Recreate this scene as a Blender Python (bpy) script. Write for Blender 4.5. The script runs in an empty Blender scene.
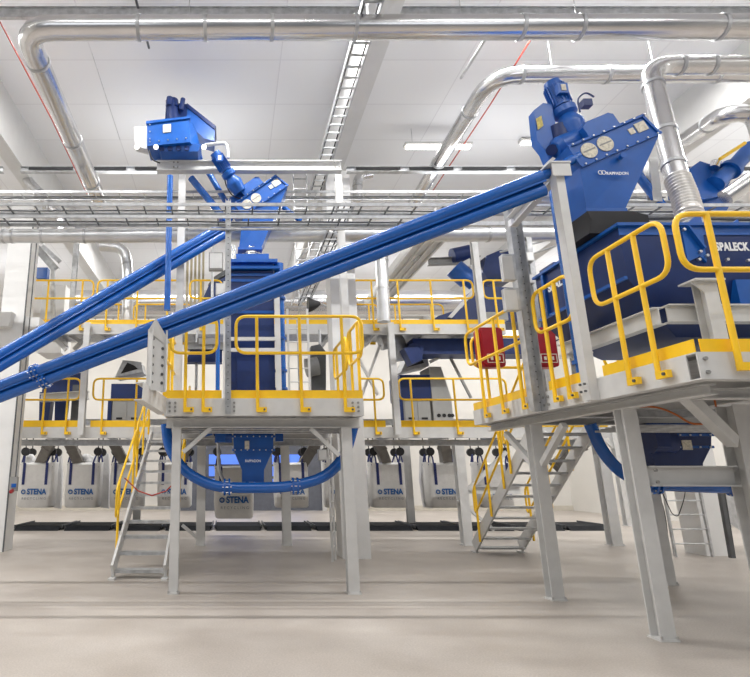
import bpy, math, random
from mathutils import Vector as V, Matrix
random.seed(7)
C = bpy.context.scene.collection
TH = math.radians(13.9); F = 554.0; CX = 230.0; CY = 338.0; H = 1.6
ct, st = math.cos(TH), math.sin(TH)
def Zat(py, Y): return H + Y*math.tan(TH - math.atan((py-CY)/F))
def Xat(px, Z, Y): return (px-CX)/F*(Y*ct+(Z-H)*st)
def P(px, py, Y):
    Z = Zat(py, Y); return V((Xat(px, Z, Y), Y, Z))
def PX(px, py, X):
    zc = F*X/(px-CX); yc = (CY-py)/F*zc
    return V((X, zc*ct-yc*st, H+yc*ct+zc*st))

# ------------------------------------------------------------ materials
def mat(name, col, rough=0.5, metal=0.0, noise=0.0, nscale=6.0, bump=0.0, bscale=30.0, emit=0.0, alpha=None, coat=0.0, stretch=None, rvar=0.0):
    m = bpy.data.materials.new(name); m.use_nodes = True
    nt = m.node_tree; b = nt.nodes['Principled BSDF']
    b.inputs['Base Color'].default_value = (*col, 1); b.inputs['Roughness'].default_value = rough
    b.inputs['Metallic'].default_value = metal
    if coat: b.inputs['Coat Weight'].default_value = coat; b.inputs['Coat Roughness'].default_value = 0.15
    tc = nt.nodes.new('ShaderNodeTexCoord'); mp = nt.nodes.new('ShaderNodeMapping')
    nt.links.new(tc.outputs['Object'], mp.inputs['Vector'])
    if stretch: mp.inputs['Scale'].default_value = stretch
    if noise or rvar:
        n = nt.nodes.new('ShaderNodeTexNoise'); n.inputs['Scale'].default_value = nscale; n.inputs['Detail'].default_value = 5
        nt.links.new(mp.outputs[0], n.inputs['Vector'])
        r = nt.nodes.new('ShaderNodeValToRGB')
        r.color_ramp.elements[0].position = .3; r.color_ramp.elements[1].position = .7
        r.color_ramp.elements[0].color = (*[c*(1-noise) for c in col], 1)
        r.color_ramp.elements[1].color = (*[min(1, c*(1+noise)) for c in col], 1)
        nt.links.new(n.outputs['Fac'], r.inputs['Fac']); nt.links.new(r.outputs['Color'], b.inputs['Base Color'])
        if rvar:
            mr = nt.nodes.new('ShaderNodeMapRange'); mr.inputs['To Min'].default_value = max(0.02, rough-rvar); mr.inputs['To Max'].default_value = min(1, rough+rvar)
            nt.links.new(n.outputs['Fac'], mr.inputs['Value']); nt.links.new(mr.outputs[0], b.inputs['Roughness'])
    if bump:
        n2 = nt.nodes.new('ShaderNodeTexNoise'); n2.inputs['Scale'].default_value = bscale
        nt.links.new(mp.outputs[0], n2.inputs['Vector'])
        bp = nt.nodes.new('ShaderNodeBump'); bp.inputs['Strength'].default_value = bump; bp.inputs['Distance'].default_value = .02
        nt.links.new(n2.outputs['Fac'], bp.inputs['Height']); nt.links.new(bp.outputs[0], b.inputs['Normal'])
    if emit:
        b.inputs['Emission Color'].default_value = (*col, 1); b.inputs['Emission Strength'].default_value = emit
    if alpha is not None: b.inputs['Alpha'].default_value = alpha
    return m
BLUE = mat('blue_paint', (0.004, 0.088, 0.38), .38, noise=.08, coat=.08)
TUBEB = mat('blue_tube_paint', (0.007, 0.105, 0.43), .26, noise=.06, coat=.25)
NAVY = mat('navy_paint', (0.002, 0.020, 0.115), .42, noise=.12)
GREY = mat('light_grey_paint', (0.62, 0.62, 0.61), .45, noise=.05)
GALV = mat('galvanised_steel', (0.50, 0.51, 0.52), .42, metal=.55, noise=.22, nscale=9, rvar=.12)
DUCT = mat('duct_sheet_metal', (0.68, 0.68, 0.69), .24, metal=1.0, noise=.06, nscale=2, bump=.05, bscale=3, rvar=.06)
DUCT2 = mat('dull_duct_metal', (0.66, 0.67, 0.68), .36, metal=.9, noise=.1, nscale=3, rvar=.08)
YEL = mat('yellow_paint', (0.95, 0.58, 0.012), .38, noise=.05, coat=.2)
WHITE = mat('white_painted_concrete', (0.72, 0.72, 0.71), .7, noise=.03, nscale=3, bump=.1)
WALLM = mat('white_wall_paint', (0.72, 0.70, 0.66), .8, noise=.03, nscale=1)
BLACK = mat('black_rubber', (0.012, 0.012, 0.014), .6, noise=.2)
DKGREY = mat('dark_grey_paint', (0.09, 0.095, 0.10), .5, noise=.15)
MIDGREY = mat('mid_grey_paint', (0.27, 0.27, 0.26), .5, noise=.1)
CHUTE = mat('grey_brown_chute_steel', (0.17, 0.16, 0.145), .5, metal=.3, noise=.15)
CAB = mat('cabinet_grey_paint', (0.36, 0.36, 0.35), .5, noise=.04)
BAG = mat('woven_white_fabric', (0.66, 0.65, 0.63), .85, noise=.06, nscale=5, bump=.5, bscale=14)
LINER = mat('pale_film_liner', (0.72, 0.72, 0.72), .4, noise=.05, bump=.6, bscale=12)
STRAP = mat('navy_webbing', (0.02, 0.03, 0.13), .8, noise=.1)
PRINT = mat('blue_print_ink', (0.015, 0.11, 0.33), .7)
PRINTG = mat('grey_print_ink', (0.22, 0.24, 0.28), .7)
WTXT = mat('white_lettering', (0.85, 0.86, 0.88), .5)
STICK = mat('cream_sticker', (0.62, 0.58, 0.48), .5, noise=.25, nscale=40)
RED = mat('red_plastic', (0.33, 0.012, 0.018), .35, noise=.1, coat=.3)
REDC = mat('red_cable_sheath', (0.45, 0.05, 0.03), .5)
ORANGE = mat('orange_cable_sheath', (0.60, 0.17, 0.04), .5)
CHROME = mat('polished_steel', (0.75, 0.75, 0.76), .15, metal=1)
BOLT = mat('zinc_bolt_steel', (0.6, 0.6, 0.6), .3, metal=.9)
LAMP = mat('lit_lamp_tube', (1, .97, .92), .5, emit=6)
LEDB = mat('lit_work_lamp', (1, .98, .95), .5, emit=3)
SIGNB = mat('lit_blue_window', (0.10, 0.22, 0.75), .4, emit=1.1)
GLOWW = mat('added_white_glow', (1.0, .98, .94), .5, emit=1.1)  # glow added to brighten the far wall, not real glazing
FLEX = mat('ribbed_clear_hose', (0.72, 0.69, 0.65), .3, metal=.35, noise=.08)

# floor: pale polished concrete with faint stains and saw cuts
def floor_mat():
    m = bpy.data.materials.new('polished_concrete_floor'); m.use_nodes = True; nt = m.node_tree; b = nt.nodes['Principled BSDF']
    tc = nt.nodes.new('ShaderNodeTexCoord')
    n1 = nt.nodes.new('ShaderNodeTexNoise'); n1.inputs['Scale'].default_value = .9; n1.inputs['Detail'].default_value = 8; n1.inputs['Roughness'].default_value = .6
    n2 = nt.nodes.new('ShaderNodeTexNoise'); n2.inputs['Scale'].default_value = 60; n2.inputs['Detail'].default_value = 3
    nt.links.new(tc.outputs['Object'], n1.inputs['Vector']); nt.links.new(tc.outputs['Object'], n2.inputs['Vector'])
    r = nt.nodes.new('ShaderNodeValToRGB'); e = r.color_ramp.elements
    e[0].position = .25; e[0].color = (0.315, 0.275, 0.24, 1); e[1].position = .72; e[1].color = (0.47, 0.43, 0.39, 1)
    nt.links.new(n1.outputs['Fac'], r.inputs['Fac'])
    mx = nt.nodes.new('ShaderNodeMix'); mx.data_type = 'RGBA'; mx.blend_type = 'OVERLAY'; mx.inputs[0].default_value = .35
    nt.links.new(r.outputs['Color'], mx.inputs[6]); nt.links.new(n2.outputs['Fac'], mx.inputs[7]); nt.links.new(mx.outputs[2], b.inputs['Base Color'])
    mr = nt.nodes.new('ShaderNodeMapRange'); mr.inputs['To Min'].default_value = .28; mr.inputs['To Max'].default_value = .55
    nt.links.new(n1.outputs['Fac'], mr.inputs['Value']); nt.links.new(mr.outputs[0], b.inputs['Roughness'])
    return m
FLOOR = floor_mat()
def ceil_mat():
    m = bpy.data.materials.new('white_ceiling_panels'); m.use_nodes = True; nt = m.node_tree; b = nt.nodes['Principled BSDF']
    tc = nt.nodes.new('ShaderNodeTexCoord')
    br = nt.nodes.new('ShaderNodeTexBrick'); br.offset = 0
    br.inputs['Scale'].default_value = 1; br.inputs['Brick Width'].default_value = 3.7; br.inputs['Row Height'].default_value = 1.35
    br.inputs['Mortar Size'].default_value = .012; br.inputs['Color1'].default_value = (.86, .865, .88, 1); br.inputs['Color2'].default_value = (.83, .835, .85, 1); br.inputs['Mortar'].default_value = (.74, .74, .76, 1)
    nt.links.new(tc.outputs['Object'], br.inputs['Vector']); nt.links.new(br.outputs['Color'], b.inputs['Base Color'])
    b.inputs['Roughness'].default_value = .55
    return m
CEIL = ceil_mat()

# ------------------------------------------------------------ mesh builder
class MB:
    def __init__(s): s.v = []; s.f = []; s.st = []
    def add(s, vs, fs):
        o = len(s.v); s.st.append((o, len(s.f))); s.v += [V(p) for p in vs]; s.f += [tuple(i+o for i in f) for f in fs]; return s
    def box(s, c, d, R=None):
        c = V(c); hx, hy, hz = d[0]/2, d[1]/2, d[2]/2
        vs = [V((x, y, z)) for x in (-hx, hx) for y in (-hy, hy) for z in (-hz, hz)]
        if R is not None: vs = [R @ p for p in vs]
        return s.add([c+p for p in vs], [(0, 1, 3, 2), (4, 6, 7, 5), (0, 4, 5, 1), (2, 3, 7, 6), (0, 2, 6, 4), (1, 5, 7, 3)])
    def bb(s, a, b):
        return s.box([(a[i]+b[i])/2 for i in range(3)], [abs(a[i]-b[i]) for i in range(3)])
    def frame(s, a, b, up):
        a, b = V(a), V(b); t = (b-a).normalized(); u = V(up)
        if abs(t.dot(u)) > .98: u = V((0, 1, 0)) if abs(t.y) < .9 else V((1, 0, 0))
        sd = t.cross(u).normalized(); u = sd.cross(t).normalized(); return t, sd, u
    def bar(s, a, b, w, h, up=(0, 0, 1), off=(0, 0)):
        a, b = V(a), V(b); t, sd, u = s.frame(a, b, up)
        o = sd*off[0]+u*off[1]; vs = []
        for p in (a, b):
            for i, j in ((-1, -1), (1, -1), (1, 1), (-1, 1)): vs.append(p+o+sd*(i*w/2)+u*(j*h/2))
        return s.add(vs, [(0, 3, 2, 1), (4, 5, 6, 7), (0, 1, 5, 4), (1, 2, 6, 5), (2, 3, 7, 6), (3, 0, 4, 7)])
    def ibeam(s, a, b, w, h, t=.014, up=(0, 0, 1)):
        s.bar(a, b, w, t, up, (0, h/2-t/2)); s.bar(a, b, w, t, up, (0, -h/2+t/2)); s.bar(a, b, t*.8, h-2*t, up); return s
    def chan(s, a, b, w, h, t=.012, up=(0, 0, 1), side=1):
        s.bar(a, b, w, t, up, (0, h/2-t/2)); s.bar(a, b, w, t, up, (0, -h/2+t/2)); s.bar(a, b, t, h-2*t, up, (side*(w/2-t/2), 0)); return s
    def cyl(s, a, b, r, r2=None, n=20):
        a, b = V(a), V(b); r2 = r if r2 is None else r2; t, sd, u = s.frame(a, b, (0, 0, 1)); vs = []
        for p, rr in ((a, r), (b, r2)):
            for k in range(n):
                g = 2*math.pi*k/n; vs.append(p+sd*(rr*math.cos(g))+u*(rr*math.sin(g)))
        fs = [(k, (k+1) % n, n+(k+1) % n, n+k) for k in range(n)]+[tuple(range(n))[::-1], tuple(range(n, 2*n))]
        return s.add(vs, fs)
    def tube(s, pts, r, n=14, closed=False, cap=True, rr=None):
        pts = [V(p) for p in pts]; m = len(pts); vs = []; prev = None
        for i, p in enumerate(pts):
            if closed: t = (pts[(i+1) % m]-pts[i-1]).normalized()
            else: t = (pts[min(i+1, m-1)]-pts[max(i-1, 0)]).normalized()
            if prev is None:
                u = V((0, 0, 1)) if abs(t.z) < .9 else V((0, 1, 0)); sd = t.cross(u).normalized()
            else: sd = (prev-t*prev.dot(t)).normalized()
            prev = sd; u = sd.cross(t); q = rr[i] if rr else r
            for k in range(n):
                g = 2*math.pi*k/n; vs.append(p+sd*(q*math.cos(g))+u*(q*math.sin(g)))
        fs = []
        for i in range(m if closed else m-1):
            j = (i+1) % m
            for k in range(n): fs.append((i*n+k, i*n+(k+1) % n, j*n+(k+1) % n, j*n+k))
        if not closed and cap: fs += [tuple(range(n))[::-1], tuple(range((m-1)*n, m*n))]
        return s.add(vs, fs)
    def prism(s, poly, d):
        poly = [V(p) for p in poly]; d = V(d); n = len(poly)
        return s.add(poly+[p+d for p in poly], [tuple(range(n))[::-1], tuple(range(n, 2*n))]+[(k, (k+1) % n, n+(k+1) % n, n+k) for k in range(n)])
    def loft(s, loops):
        n = len(loops[0]); vs = [V(p) for l in loops for p in l]; fs = []
        for i in range(len(loops)-1):
            for k in range(n): fs.append((i*n+k, i*n+(k+1) % n, (i+1)*n+(k+1) % n, (i+1)*n+k))
        fs += [tuple(range(n))[::-1], tuple(range((len(loops)-1)*n, len(loops)*n))]
        return s.add(vs, fs)
    def ball(s, c, r, n=12, sc=(1, 1, 1)):
        c = V(c); loops = []
        for i in range(1, n//2+1):
            a = math.pi*i/(n//2+1); loops.append([c+V((r*math.sin(a)*math.cos(2*math.pi*k/n)*sc[0], r*math.sin(a)*math.sin(2*math.pi*k/n)*sc[1], r*math.cos(a)*sc[2])) for k in range(n)])
        return s.loft(loops)
def rnd(pts, r, n=5, closed=False):
    pts = [V(p) for p in pts]; out = []; m = len(pts)
    for i, p in enumerate(pts):
        if not closed and i in (0, m-1): out.append(p); continue
        a = pts[i-1]; b = pts[(i+1) % m]; d1 = (a-p); d2 = (b-p); q = min(r, d1.length*.49, d2.length*.49)
        s0 = p+d1.normalized()*q; s1 = p+d2.normalized()*q
        for k in range(n+1):
            t = k/n; out.append(s0*(1-t)**2+p*2*t*(1-t)+s1*t*t)
    return out
ORG = {}
def many(name, mb, m, parent):
    for i, (vo, fo) in enumerate(mb.st):
        ve, fe = mb.st[i+1] if i+1 < len(mb.st) else (len(mb.v), len(mb.f))
        k = MB(); k.add(mb.v[vo:ve], [tuple(j-vo for j in f) for f in mb.f[fo:fe]]); obj(name, k, m, parent)
def obj(name, mb, m, parent=None, org=None):
    top = parent
    while top is not None and top.parent is not None: top = top.parent
    if top is not None: o0 = ORG[top]
    elif org is not None: o0 = V(org)
    else:
        xs = [p.x for p in mb.v]; ys = [p.y for p in mb.v]; zs = [p.z for p in mb.v]
        o0 = V(((min(xs)+max(xs))/2, (min(ys)+max(ys))/2, min(zs)))
    me = bpy.data.meshes.new(name); me.from_pydata([tuple(p-o0) for p in mb.v], [], mb.f)
    me.materials.append(m)
    import bmesh
    bm = bmesh.new(); bm.from_mesh(me); bmesh.ops.recalc_face_normals(bm, faces=bm.faces); bm.to_mesh(me); bm.free()
    for p in me.polygons: p.use_smooth = True
    me.set_sharp_from_angle(angle=math.radians(35))
    o = bpy.data.objects.new(name, me); C.objects.link(o)
    if parent is None: o.location = o0; ORG[o] = o0
    else: o.parent = parent
    return o
def tag(o, label, cat, group=None):
    o['label'] = label; o['category'] = cat
    if group: o['group'] = group
    return o
def thing(name, label, cat, loc, group=None):
    o = bpy.data.objects.new(name, None); C.objects.link(o); o.location = V(loc); o.empty_display_size = .1
    ORG[o] = V(loc); return tag(o, label, cat, group)
def struct(name, mb, m):
    o = obj(name, mb, m); o['kind'] = 'structure'; return o
def dup(root, delta, label=None, group=None):
    def cp(o, par):
        c = o.copy(); C.objects.link(c)
        if par is not None: c.parent = par
        for ch in list(o.children):
            if ch.name in bpy.data.objects: cp(ch, c)
        return c
    r = cp(root, None); r.location = root.location+V(delta); ORG[r] = V(r.location)
    if label: r['label'] = label
    if group: r['group'] = group
    return r
_tx = {}
def text(name, s, size, m, parent, loc, rot=(math.pi/2, 0, 0), bold=.0, space=1.0, sx=1.0, width=None):
    key = (s, size, m.name, bold, space)
    if key not in _tx:
        cu = bpy.data.curves.new('t', 'FONT'); cu.body = s; cu.size = size; cu.extrude = .002; cu.offset = bold; cu.space_character = space
        cu.align_x = 'CENTER'; cu.align_y = 'CENTER'
        t = bpy.data.objects.new('t', cu); C.objects.link(t)
        dg = bpy.context.evaluated_depsgraph_get(); me = bpy.data.meshes.new_from_object(t.evaluated_get(dg))
        C.objects.unlink(t); bpy.data.objects.remove(t); me.materials.clear(); me.materials.append(m); _tx[key] = me
    o = bpy.data.objects.new(name, _tx[key]); C.objects.link(o); o.parent = parent
    top = parent
    while top.parent is not None: top = top.parent
    o.location = V(loc)-ORG[top]; o.rotation_euler = rot
    if width: xs = [q.co.x for q in o.data.vertices]; sx = width/(max(xs)-min(xs))
    o.scale = (sx, 1, 1); return o

# ============================================================ THE SETTING
WX0, WX1, WYB, ZC = -14.0, 16.0, 27.0, 9.6
struct('floor', MB().bb((WX0-1, -6, -.15), (WX1+1, WYB+.4, 0)), FLOOR)
struct('ceiling', MB().bb((WX0-1, -6, ZC), (WX1+1, WYB+.4, ZC+.2)), CEIL)
struct('wall_back', MB().bb((WX0, WYB, 0), (WX1, WYB+.3, ZC)), WALLM)
struct('wall_left', MB().bb((WX0-.3, -6, 0), (WX0, WYB, ZC)), WALLM)
struct('wall_right', MB().bb((WX1, -6, 0), (WX1+.3, WYB, ZC)), WALLM)
struct('baseboard_back', MB().bb((WX0, WYB-.04, 0), (WX1, WYB, .22)), mat('pale_plinth_paint', (.62, .58, .50), .6, noise=.04))
# concrete roof beams and pillars
n = 0
for bx_, side in ((-4.95, 'left'), (2.45, 'middle'), (9.95, 'right')):
    n += 1
    struct('trim_%d' % n, MB().bb((bx_-.17, -6, 8.5), (bx_+.17, WYB, ZC)), WHITE)
PIL = [(-5.16, 12.9, 'left'), (2.5, 11.9, 'middle'), (10.0, 12.3, 'right')]
for x, y, sd in PIL:
    n += 1
    mb = MB().bb((x-.28, y-.28, 0), (x+.28, y+.28, 8.5))
    if sd == 'left':
        mb.prism([(x-.6, y-.5, 4.95), (x+.02, y-.5, 4.95), (x+.08, y-.5, 5.3), (x-.6, y-.5, 5.3)], (0, .5, 0))
        mb.prism([(x+.27, y-.2, 4.9), (x+.27, y-.2, 5.25), (x+.62, y-.2, 5.25), (x+.62, y-.2, 5.05)], (0, .4, 0))
    struct('trim_%d' % n, mb, WHITE)
x, y, _ = PIL[0]
n += 1; struct('trim_%d' % n, MB().bb((x+.285, y-.30, 0), (x+.31, y-.27, 8)), DKGREY)
# back wall: glowing panels added high up to brighten it, a grey gate with blue lit panes low down
for k, (a, b) in enumerate(((-9.5, -3.2), (-2.6, -.4), (6.0, 9.6), (10.6, 14.5))):
    w = struct('window_%d' % (k+1), MB().bb((a, WYB-.05, 8.1), (b, WYB, 9.3)), GLOWW)
    f = MB()
    for z in (8.1, 9.3): f.bb((a, WYB-.09, z-.04), (b, WYB-.05, z+.04))
    q = int((b-a)/1.05)+1
    for j in range(q+1):
        xx = a+(b-a)*j/q; f.bb((xx-.035, WYB-.09, 8.1), (xx+.035, WYB-.05, 9.3))
    obj('window_frame', f, GREY, w)
dr = struct('door_1', MB().bb((-2.4, WYB-.08, 0), (4.4, WYB, 3.4)), mat('dark_bluish_gate_paint', (.13, .14, .17), .5, noise=.1))
for a, b in ((-1.0, 1.2), (2.0, 3.6)):
    g = MB()
    for zz in (.98, 1.55, 2.1): g.bb((a, WYB-.12, zz), (b, WYB-.08, zz+.45))
    obj('lit_pane', g, SIGNB, dr)
fr = MB().bb((-2.5, WYB-.16, 0), (-2.3, WYB-.08, 3.5)).bb((4.3, WYB-.16, 0), (4.5, WYB-.08, 3.5)).bb((-2.5, WYB-.16, 3.3), (4.5, WYB-.08, 3.5))
obj('door_frame', fr, GREY, dr)

# ceiling purlins (galvanised, between the roof beams)
def purlin(Y, z, hgt, w, m, label, segs=((-13.5, -5.15), (-4.75, 2.25), (2.65, 9.75), (10.15, 15.5)), slots=False):
    for i, (a, b) in enumerate(segs):
        where = ('left of the left roof beam', 'between the left and middle roof beams', 'between the middle and right roof beams', 'right of the right roof beam')[i]
        t = thing('purlin', label+' '+where, 'purlin', ((a+b)/2, Y, z), 'purlins between the roof beams')
        obj('rail', MB().ibeam((a, Y, z), (b, Y, z), w, hgt, .012), m, t)
        if slots:
            s = MB()
            for j in range(int((b-a)/1.2)): s.bb((a+.2+j*1.2, Y-w/2-.012, z-.035), (a+1.2+j*1.2, Y-w/2-.002, z+.035))
            sl = obj('busbar_strip', s, BLACK, t)
purlin(7.6, Zat(13, 7.6), .22, .06, GALV, 'flat grey steel purlin above the nearest round duct')
purlin(11.3, Zat(170, 11.3), .13, .12, GALV, 'slotted dark purlin behind the blue drive units', slots=True)
purlin(14.5, Zat(186, 14.5), .12, .10, GALV, 'thin far purlin just above the cable trays')

# ============================================================ CEILING LIGHTS
def batten(x, y, z, L, label):
    t = thing('ceiling_light', label, 'lamp', (x, y, z), 'fluorescent battens under the ceiling')
    obj('housing', MB().bb((x-L/2-.04, y-.09, z), (x+L/2+.04, y+.09, z+.06)), GREY, t)
    obj('tube', MB().bb((x-L/2, y-.07, z-.05), (x+L/2, y+.07, z)), LAMP, t)
    r = MB()
    for s in (-1, 1): r.cyl((x+s*L*.4, y, z+.06), (x+s*L*.4, y, ZC), .006, n=6)
    obj('hanger_rod', r, GALV, t)
p = P(438, 146, 11.6); batten(p.x, p.y, p.z, 1.5, 'long lit ceiling lamp crossed by the slanting duct')
p = P(532, 142, 12.0); batten(p.x, p.y, p.z, .5, 'short ceiling lamp left of the blue drive motor')
p = P(446, 287, 24); batten(p.x, p.y, p.z, 1.6, 'far lit lamp above the upper walkway, right of centre')
p = P(356, 288, 24); batten(p.x, p.y, p.z, 1.3, 'far lit lamp right of the middle pillar')
p = P(152, 289, 24); batten(p.x, p.y, p.z, 1.6, 'far lit lamp above the upper walkway at the left')

def alight(x, y, z, sx, sy, power, col=(1, .985, .965), rot=(0, 0, 0)):
    l = bpy.data.lights.new('lamp_and_fill_light', 'AREA'); l.shape = 'RECTANGLE'; l.size = sx; l.size_y = sy; l.energy = power; l.color = col
    o = bpy.data.objects.new('lamp_and_fill_light', l); C.objects.link(o); o.location = (x, y, z); o.rotation_euler = rot
for y, pw in ((-3.0, 240), (2.4, 260), (17.5, 520), (23.5, 400)):
    for x in (-9, -1.25, 6.2, 13):
        alight(x, y, 9.3, 5.5, .06, pw)
for x in (-10.5, -6.8, -3.6, .85, 4.6, 7.9, 12, 14.3):
    alight(x, 8.25, 9.3, 2.7, .06, 420)
for y in (2, 11.5, 20):
    for x in (-8.5, -1.25, 6.2, 13):     # unseen uplights added to brighten the ceiling
        alight(x, y, 7.9, 3.5, 1.2, 55, (.95, .97, 1), (math.pi, 0, 0))
for x in (-6, 6): alight(x, -4, 6.5, 5, 2.5, 120, (.95, .97, 1), (math.radians(75), 0, 0))

# ============================================================ DUCTS
def rings(path_pts, r, label_mat=GALV):
    mb = MB()
    for a, d in path_pts:
        a = V(a); d = V(d).normalized(); mb.cyl(a-d*.02, a+d*.02, r+.012, n=24)
    return mb
def duct(label, pts, r, joints, m=DUCT, bend=.35, hang=(), nseg=5, name='ventilation_duct', group=None):
    pts = [V(p) for p in pts]; t = thing(name, label, 'duct', pts[0], group)
    obj('pipe', MB().tube(rnd(pts, bend, nseg), r, 28), m, t)
    rb = MB()
    for i, u in joints:
        a, b = pts[i], pts[i+1]; rb = MB(); q = a.lerp(b, u); d = (b-a).normalized()
        rb.cyl(q-d*.025, q+d*.025, r+.012, n=24); obj('joint_collar', rb, GALV, t)
    for i, u in hang:
        a, b = pts[i], pts[i+1]; q = a.lerp(b, u); obj('hanger_rod', MB().cyl(q+V((0, 0, r)), (q.x, q.y, ZC), .007, n=6), GALV, t)
    return t
Z1 = Zat(28, 6.7)
e1 = P(23, 28, 6.7); e1 = V((e1.x, 6.7, Z1))
far1 = P(99, 200, 11.3)
duct('long shiny round duct across the top, bending away at left', [(9, 6.7, Z1+.02), e1, far1], .172, [(0, .16), (0, .33), (0, .40), (0, .60), (0, .70), (0, .78), (0, .86), (1, .14), (1, .55), (1, .85)], bend=.42, hang=[(0, .33), (0, .47), (0, .8)])
Z2 = Zat(75, 8.5); e2 = V((Xat(492, Z2, 8.5), 8.5, Z2))
far2 = V((e2.x+.0, 13.0, Z2)); far2 = P(414, 203, 13.0)
duct('round duct whose elbow right of centre turns off over the lit lamp', [(12, 8.5, Z2+.03), e2, far2], .15, [(0, .45), (0, .72), (0, .93), (1, .22), (1, .6), (1, .9)], bend=.55, hang=[(0, .6), (0, .85)])
top3 = P(648, 66, 7.1)
duct('shiny duct dropping onto the big blue screening machine', [(11, 7.1, top3.z+.05), (top3.x, 7.1, top3.z), P(677, 178, 6.6)], .135,
     [(0, .62), (0, .8), (0, .9), (1, .2), (1, .62), (1, .9)], bend=.34)
hp = [P(677, 178, 6.6), P(684, 195, 6.5), P(689, 212, 6.4), P(692, 232, 6.35)]
hp = [hp[0].lerp(hp[1], k/6) for k in range(6)]+[hp[1].lerp(hp[2], k/6) for k in range(6)]+[hp[2].lerp(hp[3], k/6) for k in range(7)]
fl = obj('flexible_hose', MB().tube([p for p in sum([[a, a.lerp(b, .5)] for a, b in zip(hp, hp[1:])], [])], .14, 24, rr=[.150 if i % 2 else .136 for i in range((len(hp)-1)*2)]), FLEX)
tag(fl, 'ribbed flexible hose entering the top of the blue screening machine', 'hose')
e4 = P(728, 112, 9.0)
duct('duct slanting away behind the hose at the right edge', [(e4.x+.55, 9.0, e4.z-1.6), (e4.x+.5, 9.0, e4.z), (e4.x, 9.1, e4.z+.02), P(636, 172, 13.5)], .16, [(2, .12), (2, .45)], bend=.4)
Z5 = Zat(236, 10.8)
duct('round duct running level right under the cable trays', [(-9, 10.9, Z5+.03), (9, 10.7, Z5)], .15, [(0, .17), (0, .235), (0, .245), (0, .28), (0, .33), (0, .45), (0, .62), (0, .72), (0, .8), (0, .88)], m=DUCT2)
duct('small bent duct at the left below the long slanting duct', [P(22, 172, 12.2), P(30, 183, 12), P(62, 218, 11.6), P(62, 232, 11.6)], .12, [(1, .3), (1, .7)], bend=.3)
duct('vertical dull duct behind the left blue tubes', [P(100, 246, 14.6), P(124, 248, 14.6), P(128, 268, 14.6), P(127, 330, 14.6)], .15, [(1, .8), (2, .5)], m=DUCT2, bend=.3)
duct('vertical dull duct left of the middle upper railing', [P(381, 246, 13.2), P(382, 275, 13.2), P(384, 322, 13.2)], .16, [(0, .5), (1, .3)], m=DUCT2)
duct('small duct stub under the crossbeam near the middle pillar', [P(357, 200, 13), P(358, 176, 13), P(372, 174, 13)], .12, [(0, .6)], bend=.2)
# big horizontal white duct far behind upper walkway
duct('large bright duct lying far behind the upper walkway', [(-6.5, 19.5, Zat(303, 19.5)), (8.5, 19.5, Zat(303, 19.5))], .48, [(0, .2), (0, .45), (0, .52), (0, .6), (0, .67)], m=DUCT)
# slanting big box duct behind centre
t = thing('channel_duct', 'ribbed pale channel running away under the roof behind the upper walkway', 'duct', (5.2, 15, 7.4))
mb = MB(); a = V((5.2, 12, 7.6)); b = V((5.2, 19, 7.6))
mb.bar(a, b, .75, .16)
for k in (-.42, -.14, .14, .42): mb.bar(a, b, .06, .28, off=(k*.8, 0))
obj('shell', mb, GREY, t)

# thin cables / sprinkler pipes
def rod(name, label, cat, pts, r, m, group=None):
    return tag(obj(name, MB().tube(pts, r, 8), m), label, cat, group)
rod('sprinkler_pipe', 'thin red pipe running beside the left slanting duct', 'pipe', [P(0, 22, 7.0), P(52, 120, 9.4), P(87, 194, 12)], .012, REDC)
rod('sprinkler_pipe', 'thin red pipe under the duct elbow right of centre', 'pipe', [P(533, 36, 8.2), P(490, 105, 10), P(432, 192, 14)], .014, REDC)
rod('cable_channel', 'short dark channel on the ceiling above the duct elbow', 'channel', [P(486, 38, 7.9), P(461, 78, 9.2)], .03, GALV)
rod('conduit', 'thin ceiling conduit running left of the drive units', 'pipe', [P(92, 53, 8.9), P(120, 140, 12)], .006, GALV)
rod('conduit', 'black conduit stub at the top edge near the left', 'pipe', [P(136, 0, 7.4), P(149, 48, 8.8)], .022, DKGREY)

# ============================================================ CABLE LADDERS AND TRAYS
def ladder_tray(label, a, b, side, w, rung, r=.02, hgt=.06, name='cable_ladder', cat='cable tray', m=GALV, cables=0, cm=BLACK, group=None, rm=None):
    a, b, side = V(a), V(b), V(side).normalized()
    t = thing(name, label, cat, a.lerp(b, .5), group); up = (b-a).normalized().cross(side)
    for s in (-1, 1): obj('side_rail', MB().bar(a+side*(s*w/2), b+side*(s*w/2), .02, hgt, up=up), m, t)
    L = (b-a).length; mb = MB(); k = rung/2
    while k < L:
        q = a.lerp(b, k/L); mb.bar(q-side*(w/2)-V((.0,0,0)), q+side*(w/2)+V((.0,0,0)), r, r, up=up); k += rung
    many('rung', mb, rm or m, t)
    if cables:
        mc = MB()
        for i in range(cables):
            o = side*(w*(-.38+.76*i/max(1, cables-1) if cables > 1 else .3))+up*(.025 if up.z > 0 else -.025)
            pts = []
            for k in range(13):
                pts.append(a.lerp(b, k/12)+o+V((0, 0, random.uniform(-.004, .012))))
            mc.tube(pts, .014, 6)
        obj('cables', mc, cm, t)
    return t
for (yf, Y, w, lab, rg) in ((204, 7.75, .32, 'upper of the two near wide cable trays crossing the picture', .42), (216, 7.75, .30, 'lower of the two near wide cable trays crossing the picture', .47)):
    z = Zat(yf, Y)
    ladder_tray(lab, (-7, Y+w/2, z), (3.75 if yf > 210 else 8.5, Y+w/2, z-.02), (0, 1, 0), w, rg, r=.02, hgt=.05, cables=1, cm=DKGREY, rm=DKGREY)
z = Zat(193, 10.2)
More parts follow.
